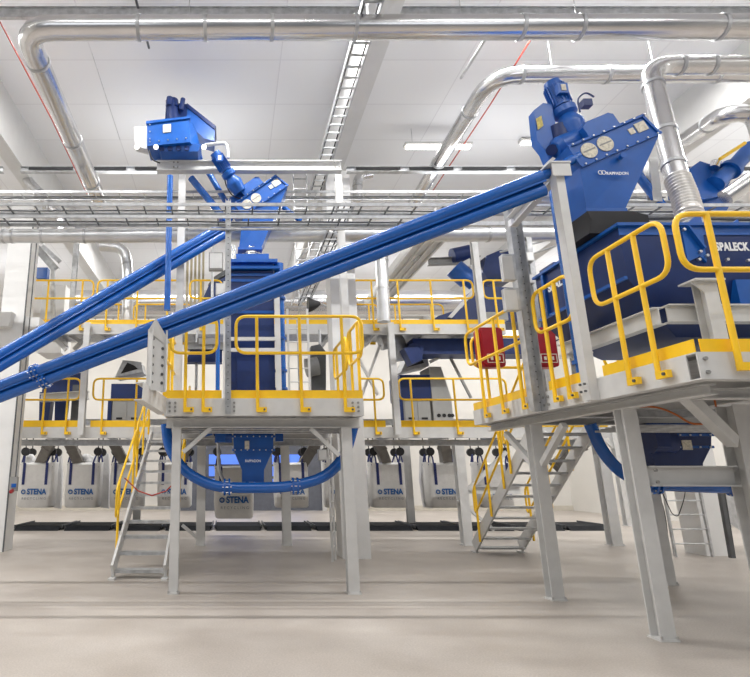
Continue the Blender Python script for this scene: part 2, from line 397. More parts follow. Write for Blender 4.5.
ladder_tray('thin far cable tray just above the near cable trays', (-8, 10.3, z), (9, 10.3, z), (0, 1, 0), .3, .5, r=.014, hgt=.05, cables=2, cm=DKGREY)
z = Zat(224, 8.6)
tag(obj('support_rail', MB().chan((-7, 8.6, z), (8.2, 8.6, z), .06, .07), GALV), 'grey slotted rail running level under the lower cable tray', 'rail')
z = Zat(229, 7.9)
tag(obj('support_rail', MB().bar((-.35, 7.9, z), (3.6, 7.9, z), .04, .03), GALV), 'thin grey strut between the two trays posts in front of the blue tower', 'rail')
ladder_tray('cable ladder running away beside the middle roof beam', (2.02, 3.0, 8.15), (2.05, 12, 8.15), (1, 0, .0), .28, .26, r=.03, hgt=.09, cables=2)
ladder_tray('cable ladder sloping down behind the long blue tubes', P(346, 205, 9.0), P(304, 302, 14.0), (1, 0, 0), .30, .3, r=.022, cables=3)
ladder_tray('narrow cable ladder left of the loaded sloping ladder', P(328, 214, 10.5), P(296, 306, 15.0), (1, 0, 0), .26, .32, r=.022, cables=1)
ladder_tray('hanging cable ladder beside the drive crossbeam', (1.62, 11.6, 8.4), (1.62, 11.6, 6.2), (1, 0, 0), .3, .25, r=.022)

# access ladder by the middle pillar
def access_ladder(label, x, y, z0, z1, w=.42, along=(1, 0, 0), m=GREY):
    t = thing('access_ladder', label, 'ladder', (x, y, z0)); al = V(along)
    for s in (-1, 1): obj('side_rail', MB().bar(V((x, y, z0))+al*(s*w/2), V((x, y, z1))+al*(s*w/2), .04, .05, up=(0, 1, 0)), m, t)
    z = z0+.25
    while z < z1-.05:
        obj('rung', MB().cyl(V((x, y, z))-al*(w/2), V((x, y, z))+al*(w/2), .014, n=8), m, t); z += .28
    return t
q = P(300, 400, 11.2); access_ladder('pale ladder standing between the blue tower and the middle pillar', q.x, 11.2, 2.64, 5.0)
q = P(333, 555, 11.5); access_ladder('narrow ladder going down to the floor at the middle pillar', q.x, 11.4, 0, 2.6, w=.3, along=(.35, .93, 0))
q = P(696, 540, 11.9); access_ladder('ladder leaning on the right white pillar', q.x-.1, 11.9, 0, 2.9, w=.75, m=GALV)

# ============================================================ GUARDRAILS AND PLATFORMS
RR = .024
def guardrail(label, A, B, zt, zm, zb, fr, out, r=RR, m=YEL, open_end=None, group=None, lug=.05):
    """loop between A and B (xy), posts at fractions fr; posts stand outside the deck edge"""
    A, B = V((A[0], A[1], 0)), V((B[0], B[1], 0)); out = V(out)
    t = thing('guardrail', label, 'railing', (A.lerp(B, .5).x, A.lerp(B, .5).y, zb), group)
    c = [V((A.x, A.y, zt)), V((B.x, B.y, zt)), V((B.x, B.y, zm)), V((A.x, A.y, zm))]
    obj('rail_loop', MB().tube(rnd(c, .16, 6, True), r, 12, closed=True), m, t)
    d = (B-A).normalized()
    for u in fr:
        q = A.lerp(B, u)
        po = obj('post', MB().tube([(q.x, q.y, zb), (q.x, q.y, (zb+zt)/2), (q.x, q.y, zt)], r*1.02, 12), m, t)
        b = MB().bar(V((q.x, q.y, zb+.03))-d*.015+out*-.0, V((q.x, q.y, zb+.03))+d*.13, .012+2*r*.7, .07)
        obj('foot_bracket', b, m, po)
        obj('bolt', MB().cyl(V((q.x, q.y, zb+.03))+d*.095+out*(r*.7+.004), V((q.x, q.y, zb+.03))+d*.095+out*(r*.7+.022), .016, n=6), DKGREY, po)
    return t
def toe(label, a, b, z, h=.12, th=.012, m=YEL, r0=0):
    return tag(obj('toe_board', MB().bar((a[0], a[1], z+h/2), (b[0], b[1], z+h/2), th, h), m), label, 'toe board')
def column(label, x, y, z0, z1, w=.18, t_=.016, m=GREY, up=(0, 1, 0), group=None, plate=True):
    t = thing('steel_column', label, 'column', (x, y, z0), group)
    obj('shaft', MB().ibeam((x, y, z0+(.02 if plate else 0)), (x, y, z1), w, w, t_, up=up), m, t)
    if plate:
        obj('base_plate', MB().bb((x-w*.62, y-w*.62, z0), (x+w*.62, y+w*.62, z0+.02)), m, t)
        for sx in (-1, 1):
            obj('anchor_bolt', MB().cyl((x+sx*w*.5, y-w*.56, z0+.02), (x+sx*w*.5, y-w*.56, z0+.05), .014, n=6), BOLT, t)
    return t
def beam(label, a, b, w=.12, h=.2, kind='i', m=GREY, name='steel_beam', bolts=None, side=1, cat='beam', group=None):
    mb = MB()
    if kind == 'i': mb.ibeam(a, b, w, h)
    elif kind == 'c': mb.chan(a, b, w, h, side=side)
    else: mb.bar(a, b, w, h)
    if not bolts: return tag(obj(name, mb, m), label, cat, group)
    t = thing(name, label, cat, (V(a)+V(b))/2, group); obj('profile', mb, m, t)
    for p, d in bolts: obj('bolt', MB().cyl(V(p), V(p)+V(d)*.02, .018, n=6), MIDGREY, t)
    return t

# ---- LEFT PLATFORM
LX0, LX1, LY0, LY1, DZ = -.95, 1.93, 8.0, 13.4, 2.68
g = MB().bb((LX0+.1, LY0+.1, DZ-.04), (LX1-.1, LY1-.1, DZ))
tag(obj('platform_deck', g, GALV), 'grey deck of the left raised platform in the centre of the picture', 'deck')
hb = .25; zc_ = DZ-hb/2
bl = []
for xx in (LX0+.08, LX0+.16, -.02, .06, LX1-.16, LX1-.08):
    for zz in (.06, 0, -.06): bl.append(((xx, LY0-.0, zc_+zz), (0, -1, 0)))
beam('front edge beam of the left platform with bolt groups', (LX0, LY0+.06, zc_), (LX1, LY0+.06, zc_), .12, hb, 'c', bolts=bl, side=1)
beam('rear edge beam of the left platform', (LX0, LY1-.06, zc_), (LX1, LY1-.06, zc_), .12, hb, 'c', side=-1)
beam('left edge beam of the left platform', (LX0+.06, LY0+.14, zc_), (LX0+.06, LY1-.14, zc_), .12, hb-.01)
beam('right edge beam of the left platform', (LX1-.06, LY0+.14, zc_), (LX1-.06, LY1-.14, zc_), .12, hb-.01)
zu = DZ-hb-.075
for k, yy in enumerate((8.35, 11.0)):
    beam('lower crossbeam under the left platform, '+('near one' if k == 0 else 'far one'), (LX0, yy, zu), (LX1, yy, zu), .14, .14)
for xx, s in ((-.1, 'left'), (1.25, 'right')):
    beam('joist under the left platform on the %s of the blue hopper' % s, (xx, LY0+.14, DZ-.12), (xx, LY1-.14, DZ-.12), .09, .14)
cx1, cx2 = -.79, 1.72
column('front left column of the left platform beside the stairs', cx1, 8.35, 0, zu-.07, .125)
column('front right column of the left platform', cx2, 8.35, 0, zu-.07, .155)
beam('knee brace at the front left column of the left platform', (cx1+.10, 8.35, 1.93), (cx1+.5, 8.35, zu-.08), .06, .06, 'b', name='knee_brace', cat='brace')
beam('knee brace at the front right column of the left platform', (cx2-.11, 8.35, 1.88), (cx2-.52, 8.35, zu-.08), .06, .06, 'b', name='knee_brace', cat='brace')
zt, zm = 3.90, 3.34; fy = LY0-.05; fb = 2.48
def fx(px, z=3.3): return Xat(px, z, fy)
guardrail('yellow railing loop on the left platform left of the tall thin post', (fx(171, 3.9), fy), (fx(217, 3.9), fy), zt, zm, fb, (.34, .72), (0, -1, 0))
guardrail('long yellow railing loop on the left platform in front of the blue tower', (fx(236, 3.9), fy), (fx(361, 3.9), fy), zt, zm, fb, (.165, .505, .84), (0, -1, 0))
toe('yellow toe board on the left platform left of the tall thin post', (LX0, LY0+.02), (-.12, LY0+.02), DZ)
toe('long yellow toe board on the left platform below the blue tower', (.0, LY0+.02), (LX1, LY0+.02), DZ)
guardrail('yellow side railing at the right end of the left platform', (LX1+.04, LY0+.1), (LX1+.04, LY0+1.0), zt, zm, fb, (.25, .8), (1, 0, 0))
guardrail('yellow side railing farther back at the right end of the left platform', (LX1+.04, LY0+1.15), (LX1+.04, LY0+2.3), zt, zm, fb, (.2, .75), (1, 0, 0))
toe('yellow toe board along the right end of the left platform', (LX1-.02, LY0+.06), (LX1-.02, LY1), DZ)
guardrail('yellow side railing at the left end of the left platform', (LX0-.04, LY0+.1), (LX0-.04, LY0+1.0), zt, zm, fb, (.2, .8), (-1, 0, 0))
guardrail('yellow side railing farther back at the left end of the left platform', (LX0-.04, LY0+1.15), (LX0-.04, LY0+2.2), zt, zm, fb, (.2, .8), (-1, 0, 0))
toe('yellow toe board along the left end of the left platform', (LX0+.02, LY0+.06), (LX0+.02, LY1), DZ)

# tall thin galvanised post carrying the trays
def perf_post(label, x, y, z0, z1, w=.07, d=.05, m=GALV):
    t = thing('support_post', label, 'post', (x, y, z0)); mb = MB()
    mb.chan((x, y, z0), (x, y, z1), d, w, .006, up=(1, 0, 0)); obj('channel', mb, m, t)
    h = MB(); z = z0+.1
    while z < z1-.05: h.cyl((x-.0, y-d/2-.003, z), (x, y-d/2-.001, z), .009, n=8); z += .1
    obj('punched_holes', h, DKGREY, t)
    return t
pxx = Xat(228, 3, 7.86)
perf_post('tall perforated post on the front beam of the left platform', pxx, 7.93, 2.45, Zat(200, 7.93), w=.085)
# jutting bracket carrying the near tubes at the left platform
a0 = V((LX0-.02, 7.97, 2.56)); b0 = P(139, 391, 7.15)
beam('short grey beam jutting from the left platform corner under the long blue tubes', a0, b0, .12, .24, 'c', side=-1)
pa = P(156, 394, 7.45); pa.z = 2.70
t = thing('pipe_support', 'perforated grey bracket holding the long blue tubes above the stairs', 'bracket', pa)
R_ = Matrix.Rotation(math.radians(35), 3, 'Z')
mb = MB(); zt_ = Zat(330, 7.45)
for s in (-.11, .11): mb.box((pa.x+s*.82, pa.y+s*.57, (2.70+zt_)/2), (.02, .13, zt_-2.70), R_)
mb.box((pa.x, pa.y, (2.70+zt_)/2), (.22, .012, zt_-2.72), R_)
obj('upright', mb, GREY, t)
h = MB()
for i in range(8):
    for s in (-.075, .075):
        q = V((pa.x+s*.82, pa.y+s*.57, 2.82+i*.12))+R_@V((0, -.012, 0)); h.cyl(q, q+R_@V((0, -.002, 0)), .022, n=10)
obj('punched_holes', h, DKGREY, t)
obj('top_plate', MB().prism([V((pa.x-.12, pa.y-.12, zt_-.04)), V((pa.x-.02, pa.y-.12, zt_+.14)), V((pa.x+.16, pa.y+.05, zt_-.16)), V((pa.x+.1, pa.y+.05, zt_-.2))], (0, .03, 0)), GREY, t)

# ---- STAIRS
def stairs(label, xa, xb, ya, za, yb, zb, n, rails, m=GREY, post_h=.95):
    t = thing('staircase', label, 'stairs', ((xa+xb)/2, ya, za)); dy, dz = yb-ya, zb-za
    for x in (xa, xb): obj('stringer', MB().bar((x, ya, za+.12), (x, yb, zb-.05), .04, .24).bb((x-.05, ya-.08, 0), (x+.05, ya+.1, .03)), m, t)
    for k in range(n):
        u = (k+.6)/n; y = ya+dy*u; z = za+dz*u; mb = MB()
        s = 1 if dy > 0 else -1
        mb.bb((xa+.02, y-.12, z-.035), (xb-.02, y+.12, z-.005)); mb.bb((xa+.02, y-s*.12-.006, z-.05), (xb-.02, y-s*.12+.006, z+.0))
        tr = obj('tread', mb, GALV, t)
    return t
def handrail(label, x, ya, za, yb, zb, h, n, mid=.5, ext=0):
    t = thing('handrail', label, 'railing', (x, ya, za)); s = 1 if yb > ya else -1
    A = V((x, ya, za)); B = V((x, yb, zb)); U = V((0, 0, 1))
    top = [A+U*(h*mid), A+U*h, B+U*h, B+U*(h*mid)]
    if mid: obj('rail_loop', MB().tube(rnd(top, .12, 5, True), .021, 10, closed=True), YEL, t)
    for k in range(n):
        u = (k+.15)/(n-.7) if n > 1 else .5
        q = A.lerp(B, u); obj('post', MB().cyl(q-U*.12, q+U*h, .023, n=12), YEL, t)
    return t
xl, xr = -1.86, -1.03
stairs('grey steel stairs at the left climbing to the far walkway', xl, xr, 9.38, 0, 13.45, 2.68, 12, None)
handrail('yellow handrail on the left side of the left stairs, nearest section', xl-.06, 9.75, .38, 11.5, 1.52, 1.0, 2)
handrail('yellow handrail on the left side of the left stairs, upper section', xl-.06, 11.6, 1.6, 13.3, 2.72, 1.0, 3)
handrail('yellow handrail on the right side of the left stairs', xr+.06, 9.8, .42, 13.3, 2.72, 1.0, 4)
rod('chain_barrier', 'red and white chain hanging across the left stairs', 'chain', [V((xl-.06, 10.4, 1.55)), V((xl+.2, 10.4, 1.32)), V((xl+.45, 10.4, 1.24)), V((xl+.7, 10.4, 1.32)), V((xr+.06, 10.4, 1.5))], .012, REDC)

# ---- RIGHT PLATFORM
RX0, RX1, RY0, RY1, RZ = 4.05, 8.6, 4.70, 9.25, 2.64
tag(obj('platform_deck', MB().bb((RX0+.1, RY0+.1, RZ-.04), (RX1, RY1-.1, RZ)), GALV), 'grey deck of the large platform at the right', 'deck')
hr = .24; zr = RZ-hr/2
bl = []
for yy in (7.02, 7.12, 6.1, 6.2):
    for zz in (.05, -.05): bl.append(((RX0, yy, zr+zz), (-1, 0, 0)))
beam('long side edge beam of the right platform running away at its left', (RX0+.06, RY0+.12, zr), (RX0+.06, RY1, zr), .12, hr, 'c', bolts=bl, side=-1)
beam('front edge beam of the right platform at the right edge', (RX0, RY0+.06, zr), (RX1, RY0+.06, zr), .12, hr, 'c', bolts=[((RX0+.06, RY0-.0, zr+.06), (0, -1, 0)), ((RX0+.06, RY0, zr-.06), (0, -1, 0))], side=1)
beam('rear edge beam of the right platform above the stairs', (RX0+.14, RY1-.06, zr), (RX1, RY1-.06, zr), .12, hr, 'c', side=-1)
zl = RZ-hr-.05
beam('long grey main beam under the left side of the right platform', (4.32, RY0+.25, zl), (4.32, RY1, zl), .12, .10)
beam('grey beam bending away under the front of the right platform', (4.45, RY0+.55, zl), (RX1, RY0+.55, zl), .12, .10)
beam('perforated crossbeam under the right platform above the blue hopper', (4.42, 7.0, zl), (RX1, 7.0, zl), .12, .10, m=GALV)
for k, xx in enumerate((5.2, 6.1)):
    beam('joist under the right platform, %s of the two' % ('left' if k == 0 else 'right'), (xx, RY0+.7, RZ-.12), (xx, RY1-.14, RZ-.12), .09, .14)
column('nearest steel column of the right platform, its foot lowest in the picture', 4.35, 6.12, 0, zl-.05, .155)
column('second column of the right platform beside its stairs', 4.31, 7.95, 0, zl-.05, .165)
column('thick column at the right edge of the picture', 5.45, 6.0, 0, RZ-.31, .22)
column('far column under the rear of the right platform', 6.6, 9.0, 0, zl-.1, .16)
beam('level beam joining the nearest column to the right edge column', (4.46, 6.12, 1.59), (5.34, 6.05, 1.59), .16, .21, bolts=[((4.50, 6.03, 1.65), (0, -1, 0)), ((4.50, 6.03, 1.53), (0, -1, 0))])
beam('diagonal brace running down to the right edge column', P(682, 392, 5.6), P(733, 442, 5.9), .1, .13, 'b', name='knee_brace', cat='brace')
beam('knee brace left of the second column of the right platform', (4.31, 8.08, 1.75), (4.31, 8.75, zl-.12), .075, .075, 'b', name='knee_brace', cat='brace')
beam('knee brace right of the second column of the right platform', (4.31, 7.82, 1.75), (4.31, 7.2, zl-.12), .075, .075, 'b', name='knee_brace', cat='brace')
ex = RX0-.05; zt2, zm2, zb2 = 3.92, 3.38, 2.47
guardrail('yellow railing loop nearest the corner on the side of the right platform', (ex, 5.80), (ex, 4.74), zt2, zm2, zb2, (.30, .66), (-1, 0, 0))
guardrail('yellow railing loop between the two tall posts of the right platform', (ex, 7.0), (ex, 6.18), zt2, zm2, zb2, (.26, .62), (-1, 0, 0))
guardrail('farthest yellow railing loop on the side of the right platform', (ex, 9.15), (ex, 7.28), zt2, zm2, zb2, (.24, .55, .86), (-1, 0, 0))
guardrail('yellow railing along the front of the right platform', (RX0+.0, RY0-.05), (6.4, RY0-.05), zt2, zm2, zb2, (.13, .62), (0, -1, 0), r=.026)
toe('yellow toe board nearest the corner on the side of the right platform', (RX0+.02, 5.95), (RX0+.02, RY0+.03), RZ)
toe('yellow toe board between the tall posts of the right platform', (RX0+.02, 7.0), (RX0+.02, 6.22), RZ)
toe('yellow toe board at the far side end of the right platform', (RX0+.02, RY1), (RX0+.02, 7.2), RZ)
toe('yellow toe board on the front edge of the right platform', (RX0+.06, RY0+.02), (RX1, RY0+.02), RZ)
guardrail('yellow railing at the rear of the right platform, left section', (4.15, RY1+.04), (5.25, RY1+.04), zt2, zm2, zb2, (.2, .8), (0, 1, 0))
guardrail('yellow railing at the rear of the right platform, right section', (6.4, RY1+.04), (8.0, RY1+.04), zt2, zm2, zb2, (.15, .5, .85), (0, 1, 0))

# tall posts on the platform side
t = thing('support_post', 'tall pale post carrying the upper end of the long blue tubes', 'post', (4.03, 6.13, 2.42))
pt = P(552, 168, 6.13)
obj('shaft', MB().chan((4.0, 6.11, 2.40), (4.0, 6.11, pt.z), .10, .13, .014, up=(0, 1, 0), side=1).bar((4.0, 6.11, 2.40), (4.0, 6.11, pt.z), .085, .09), GREY, t)
obj('head_plate', MB().box((4.0, 6.1, pt.z+.01), (.26, .2, .02)).box((4.0, 6.0, pt.z-.1), (.22, .012, .16)), GREY, t)
for zz in (2.5, 2.58):
    for yy in (6.07, 6.15): obj('bolt', MB().cyl((3.93, yy, zz), (3.91, yy, zz), .014, n=6), DKGREY, t)
perf_post('tall galvanised post on the far part of the right platform', 3.96, 7.13, 2.40, Zat(205, 7.13), w=.17, d=.13)
beam('pale channel sloping down from the post head under the tubes', P(552, 176, 6.2), P(512, 222, 6.9), .10, .17, 'c', side=1)
beam('grey stub beam hanging the cable trays at the right tall post', P(505, 200, 7.1), P(550, 200, 7.0), .08, .08)
t = thing('junction_box', 'grey junction box high on the galvanised post', 'box', P(508, 268, 6.98))
obj('case', MB().box(P(508, 268, 6.98), (.16, .10, .36)), GALV, t); obj('lid', MB().box(P(508, 268, 6.92), (.14, .02, .33)), GREY, t)
t = thing('junction_box', 'lower grey junction box on the galvanised post', 'box', P(511, 300, 6.98))
obj('case', MB().box(P(511, 300, 6.98), (.18, .10, .30)), GALV, t); obj('lid', MB().box(P(511, 300, 6.92), (.16, .02, .27)), GREY, t)
tag(obj('small_box', MB().box(P(513, 223, 6.95), (.09, .08, .09)), WTXT), 'tiny white box on the galvanised post below the trays', 'box')

# stairs at the right platform
sx0, sx1 = 5.22, 6.2
stairs('grey steel stairs climbing to the rear of the right platform', sx0, sx1, 12.55, 0, 9.38, 2.62, 12, None)
handrail('yellow handrail on the left side of the right stairs, lower part', sx0-.06, 12.2, .3, 10.7, 1.55, 1.0, 3)
handrail('yellow handrail on the left side of the right stairs, upper part', sx0-.06, 10.6, 1.63, 9.45, 2.6, 1.0, 2)
handrail('yellow handrail on the right side of the right stairs', sx1+.06, 12.2, .3, 9.45, 2.6, 1.0, 4)

# ============================================================ TWIN BLUE TUBES
def twin_tubes(label, a, b, r, flanges, gap=0.0, name='tube_conveyor', dirn=None):
    a, b = V(a), V(b); t = thing(name, label, 'conveyor', a); d = (b-a).normalized()
    nrm = d.cross(V((0, 1, 0))).normalized()
    if nrm.z < 0: nrm = -nrm
    for s, nm in ((1, 'upper_tube'), (-1, 'lower_tube')):
        o = nrm*(s*r*1.0)+V((0, -s*r*.35, 0)); obj('tube', MB().cyl(a+o, b+o, r, n=32), TUBEB, t)
    obj('web', MB().bar(a, b, .012, r*1.2, up=nrm, off=(0, 0)).bar(a+V((0, -r*.9, 0)), b+V((0, -r*.9, 0)), .02, r*.3, up=nrm), TUBEB, t)
    for u in flanges:
        q = a.lerp(b, u)
        for s in (1, -1):
            o = nrm*(s*r*1.0)+V((0, -s*r*.35, 0))+d*(s*-.05)
            fl = obj('flange', MB().cyl(q+o-d*.045, q+o-d*.02, r*1.5, n=28).cyl(q+o+d*.02, q+o+d*.045, r*1.5, n=28).cyl(q+o-d*.02, q+o+d*.02, r*1.25, n=28), TUBEB, t)
            bm_ = MB(); sd = d.cross(nrm)
            for k in range(8):
                g = 2*math.pi*k/8; w = (nrm*math.cos(g)+sd*math.sin(g))*(r*1.36); bm_.cyl(q+o+w-d*.07, q+o+w+d*.07, .009, n=6)
            many('bolt', bm_, BOLT, fl)
    return t
a1 = P(-40, 407, 8.45); b1 = P(543, 183, 6.15)
twin_tubes('long pair of blue tubes rising across the whole picture to the right', a1, b1, .078, [(.165)])
a2 = P(-40, 384, 8.35); b2 = P(222, 231, 9.9)
twin_tubes('shorter pair of blue tubes rising at the left behind the long pair', a2, b2, .078, [])
# tubes' ends continuing to the drive units
def short_tube(label, a, b, r=.055, fl=True, name='connecting_tube', m=TUBEB):
    t = thing(name, label, 'tube', a); a, b = V(a), V(b); d = (b-a).normalized()
    obj('pipe', MB().cyl(a, b, r, n=24), m, t)
    if fl:
        for q in (a.lerp(b, .3), a.lerp(b, .42)): obj('flange', MB().cyl(q-d*.015, q+d*.015, r*1.7, n=20), m, t)
    return t
short_tube('short flanged blue tube between long tubes and the right drive head', P(540, 178, 6.16), P(578, 156, 6.25), .06)
short_tube('flanged blue tube end entering the left drive head', P(214, 236, 9.9), P(240, 205, 9.95), .08)

# ============================================================ DRIVE HEADS
def drive_head(label, LL, L, ang, th, Y, dep, outlet, zb, s=1.0, motor=None):
    """inclined blue head box with hopper below; LL = lower left front corner"""
    t = thing('drive_station', label, 'conveyor drive', LL); LL = V(LL)
    u = V((math.cos(ang), 0, math.sin(ang))); nn = V((-math.sin(ang), 0, math.cos(ang))); yv = V((0, 1, 0))
    A, B = LL, LL+u*L; Cc, D = B+nn*th-u*.06, A+nn*th
    obj('head_box', MB().prism([A, B, Cc, D], yv*dep), BLUE, t)
    fg = MB()
    fg.prism([A-nn*.02, B-nn*.02, B+nn*.015, A+nn*.015], V((0, -.03, 0))); fg.prism([D-nn*.015, Cc-nn*.015, Cc+nn*.015, D+nn*.015], V((0, -.03, 0)))
    fg.prism([A, A+u*.035, D+u*.035, D], V((0, -.02, 0))); fg.prism([B-u*.03, B, Cc+u*.0, Cc-u*.03], V((0, -.02, 0)))
    obj('flange_rim', fg, BLUE, t)
    bo = MB()
    for k in range(8):
        for off in (0.0, th):
            q = A+u*(L*(.05+.128*k))+nn*off+V((0, -.045, 0)); bo.cyl(q, q+V((0, .02, 0)), .012, n=6)
    many('bolt', bo, BOLT, t)
    for k in (.17, .37):
        q = A+u*(L*(k+.02))+nn*(th*.5); obj('round_sticker', MB().cyl(q+V((0, -.012, 0)), q, .105*s, n=28), STICK, t)
        obj('sticker_bar', MB().prism([q+u*-.085+nn*-.006, q+u*.085+nn*-.006, q+u*.085+nn*.012, q+u*-.085+nn*.012], V((0, -.016, 0))), MIDGREY, t)
    q = A+u*(L*.70)+nn*(th*.42)
    obj('type_plate', MB().prism([q, q+u*.075, q+u*.075+nn*.08, q+nn*.08], V((0, -.012, 0))), STICK, t)
    q = A+u*(L*.79)+nn*(th*.36)
    obj('type_plate', MB().prism([q, q+u*.15, q+u*.15+nn*.13, q+nn*.13], V((0, -.012, 0))), STICK, t)
    x0, x1 = outlet
    lo = [(x0, LL.y+.06, zb), (x1, LL.y+.06, zb), (x1, LL.y+dep*.9, zb), (x0, LL.y+dep*.9, zb)]
    hi = [A, B, B+yv*dep, A+yv*dep]
    obj('hopper', MB().loft([lo, hi]), BLUE, t)
    obj('outlet_collar', MB().bb((x0-.02, LL.y+.04, zb-.03), (x1+.02, LL.y+dep*.9+.02, zb+.02)), BLUE, t)
    # gearbox lying along the head, belt guard, motor
    g0 = D+u*(L*.02)+nn*.10+yv*(dep*.35); g1 = D+u*(L*.62)+nn*.10+yv*(dep*.35)
    gb = MB().tube([g0, g0.lerp(g1, .08), g0.lerp(g1, .4), g0.lerp(g1, .75), g1], .1, 20, rr=[.10*s, .15*s, .155*s, .135*s, .11*s])
    obj('gearbox', gb, BLUE, t)
    q = g0.lerp(g1, .72); obj('belt_guard', MB().prism([q-u*.22-nn*.10, q+u*.24-nn*.10, q+u*.24+nn*.07, q+u*.19+nn*.11, q-u*.14+nn*.11, q-u*.22+nn*.06], V((0, -.24, 0))), BLUE, t)
    m0, m1 = [V(k) for k in motor]; dm = (m1-m0).normalized()
    mo = obj('motor', MB().cyl(m0, m0.lerp(m1, .42), .115*s, n=28).cyl(m0-dm*.05, m0, .10*s, .105*s, n=28), BLUE, t)
    fn = MB(); sd = dm.cross(V((0, 1, 0))).normalized(); w2 = dm.cross(sd)
    for k in range(20):
        gg = 2*math.pi*k/20; rad = (sd*math.cos(gg)+w2*math.sin(gg)); a = m0.lerp(m1, .04)+rad*.12*s; b = m0.lerp(m1, .38)+rad*.12*s
        fn.bar(a, b, .006, .03*s, up=rad)
    many('cooling_fin', fn, BLUE, mo)
    q = m0.lerp(m1, .2)+V((-.02, -.13*s, .0)); obj('terminal_box', MB().box(q, (.13*s, .08, .15*s)), BLUE, mo)
    obj('rating_plate', MB().box(q+V((0, -.045, 0)), (.06, .01, .09)), STICK, mo)
    obj('reducer', MB().tube([m0.lerp(m1, .42), m0.lerp(m1, .46), m0.lerp(m1, .56), m0.lerp(m1, .60), m0.lerp(m1, .74), m0.lerp(m1, .8), m1], .1, 24, rr=[.08*s, .145*s, .145*s, .10*s, .165*s, .165*s, .13*s]), BLUE, t)
    return t, u, nn
LL = P(580, 167, 6.2); B_ = P(660, 133, 6.2); ang = math.atan2(B_.z-LL.z, B_.x-LL.x)
ol0 = P(590, 208, 6.2); ol1 = P(628, 208, 6.2)
t, u, nn = drive_head('large blue drive head with hopper above the screening machine', LL, (B_-LL).length, ang, .30, 6.2, .62, (ol0.x, ol1.x), ol0.z, 1.0,
    motor=(P(553, 86, 6.5), P(576, 138, 6.42)))
text('maker_lettering', 'RAPPADON', .055, WTXT, t, P(617.5, 173.5, 6.185), bold=.001, width=.27)
q = P(602, 172.5, 6.185)
mb = MB()
for dx in (-.02, .02): mb.tube([q+V((dx+.026*math.cos(a_*math.pi/8), 0, .026*math.sin(a_*math.pi/8))) for a_ in range(16)], .005, 6, closed=True)
obj('maker_emblem', mb, WTXT, t)
q = P(620, 158, 6.19); obj('inspection_knob', MB().cyl(q, q+V((0, -.06, 0)), .03, n=16).cyl(q+V((0, -.06, 0)), q+V((0, -.07, 0)), .04, n=16), BLUE, t)
# end housing with stickers left of motor
mb = MB().prism([P(534, 110, 6.45), P(543, 103, 6.45), P(552, 104, 6.45), P(560, 150, 6.45), P(549, 160, 6.45), P(545, 150, 6.45), P(537, 140, 6.45)], (0, .14, 0))
obj('end_housing', mb, BLUE, t)
obj('warning_sticker', MB().prism([P(536, 119, 6.44), P(541, 116, 6.44), P(543, 126, 6.44), P(538, 130, 6.44)], (0, -.01, 0)), mat('faded_yellow_sticker', (.55, .45, .12), .5, noise=.3, nscale=30), t)
obj('bearing_block', MB().cyl(P(552, 150, 6.4), P(552, 150, 6.6), .07, n=20).cyl(P(558, 128, 6.5), P(562, 146, 6.5), .14, n=20), NAVY, t)
obj('lifting_hook', MB().tube(rnd([P(580, 112, 6.55), P(577, 98, 6.55), P(586, 92, 6.55), P(594, 97, 6.55)], .1), .012, 8).box(P(586, 104, 6.6), (.12, .1, .1)), NAVY, t)
# rubber skirt
z0, z1 = ol0.z-.02, Zat(233, 6.2)+.05
x0, x1 = ol0.x-.04, ol1.x+.04
sk = MB().loft([[(4.36, 6.22, 4.45), (5.12, 6.22, 4.45), (5.12, 6.85, 4.45), (4.36, 6.85, 4.45)], [(4.40, 6.2, 4.62), (5.1, 6.2, 4.68), (5.1, 6.8, 4.68), (4.40, 6.8, 4.62)], [(x0, 6.2, z0-.02), (x1, 6.2, z0-.02), (x1, 6.75, z0-.02), (x0, 6.75, z0-.02)]])
tag(obj('rubber_skirt', sk, BLACK), 'black rubber skirt between the right hopper and the screening machine', 'skirt')

LL2 = P(243, 216, 9.8); B2 = P(288, 185, 9.8); ang2 = math.atan2(B2.z-LL2.z, B2.x-LL2.x)
o20 = P(240, 250, 9.8); o21 = P(258, 250, 9.8)
t2, u2, n2 = drive_head('blue drive head with hopper above the blue tower of the left platform', LL2, (B2-LL2).length, ang2, .30, 9.8, .6, (o20.x-.02, o21.x+.06), o20.z+.06, .95,
    motor=(P(216, 155, 9.5), P(240, 192, 9.75)))
rod('motor_cable', 'black cable looping from the left drive motor', 'cable', rnd([P(224, 168, 9.8), P(225, 184, 9.8), P(232, 196, 9.8), P(241, 199, 9.8)], .3), .012, BLACK)
short_tube('thin blue tube leaving the left drive head to the right', P(283, 207, 10.0), P(301, 221, 10.0), .05, fl=False)
mb = MB(); c = P(251, 252, 10.05)
for k in range(5): mb.cyl(c+V((0, 0, -.13+.045*k)), c+V((0, 0, -.10+.045*k)), .20 if k % 2 else .185, n=28)
mb.cyl(c-V((0, 0, .14)), c+V((0, 0, .1)), .17, n=28)
tag(obj('clamped_coupling', mb, CHROME), 'shiny clamped coupling between the left hopper and the blue tower', 'coupling')
short_tube('bright bent metal hose beside the shiny coupling', P(233, 246, 9.7), P(235, 262, 9.7), .04, fl=False, name='metal_hose', m=CHROME)

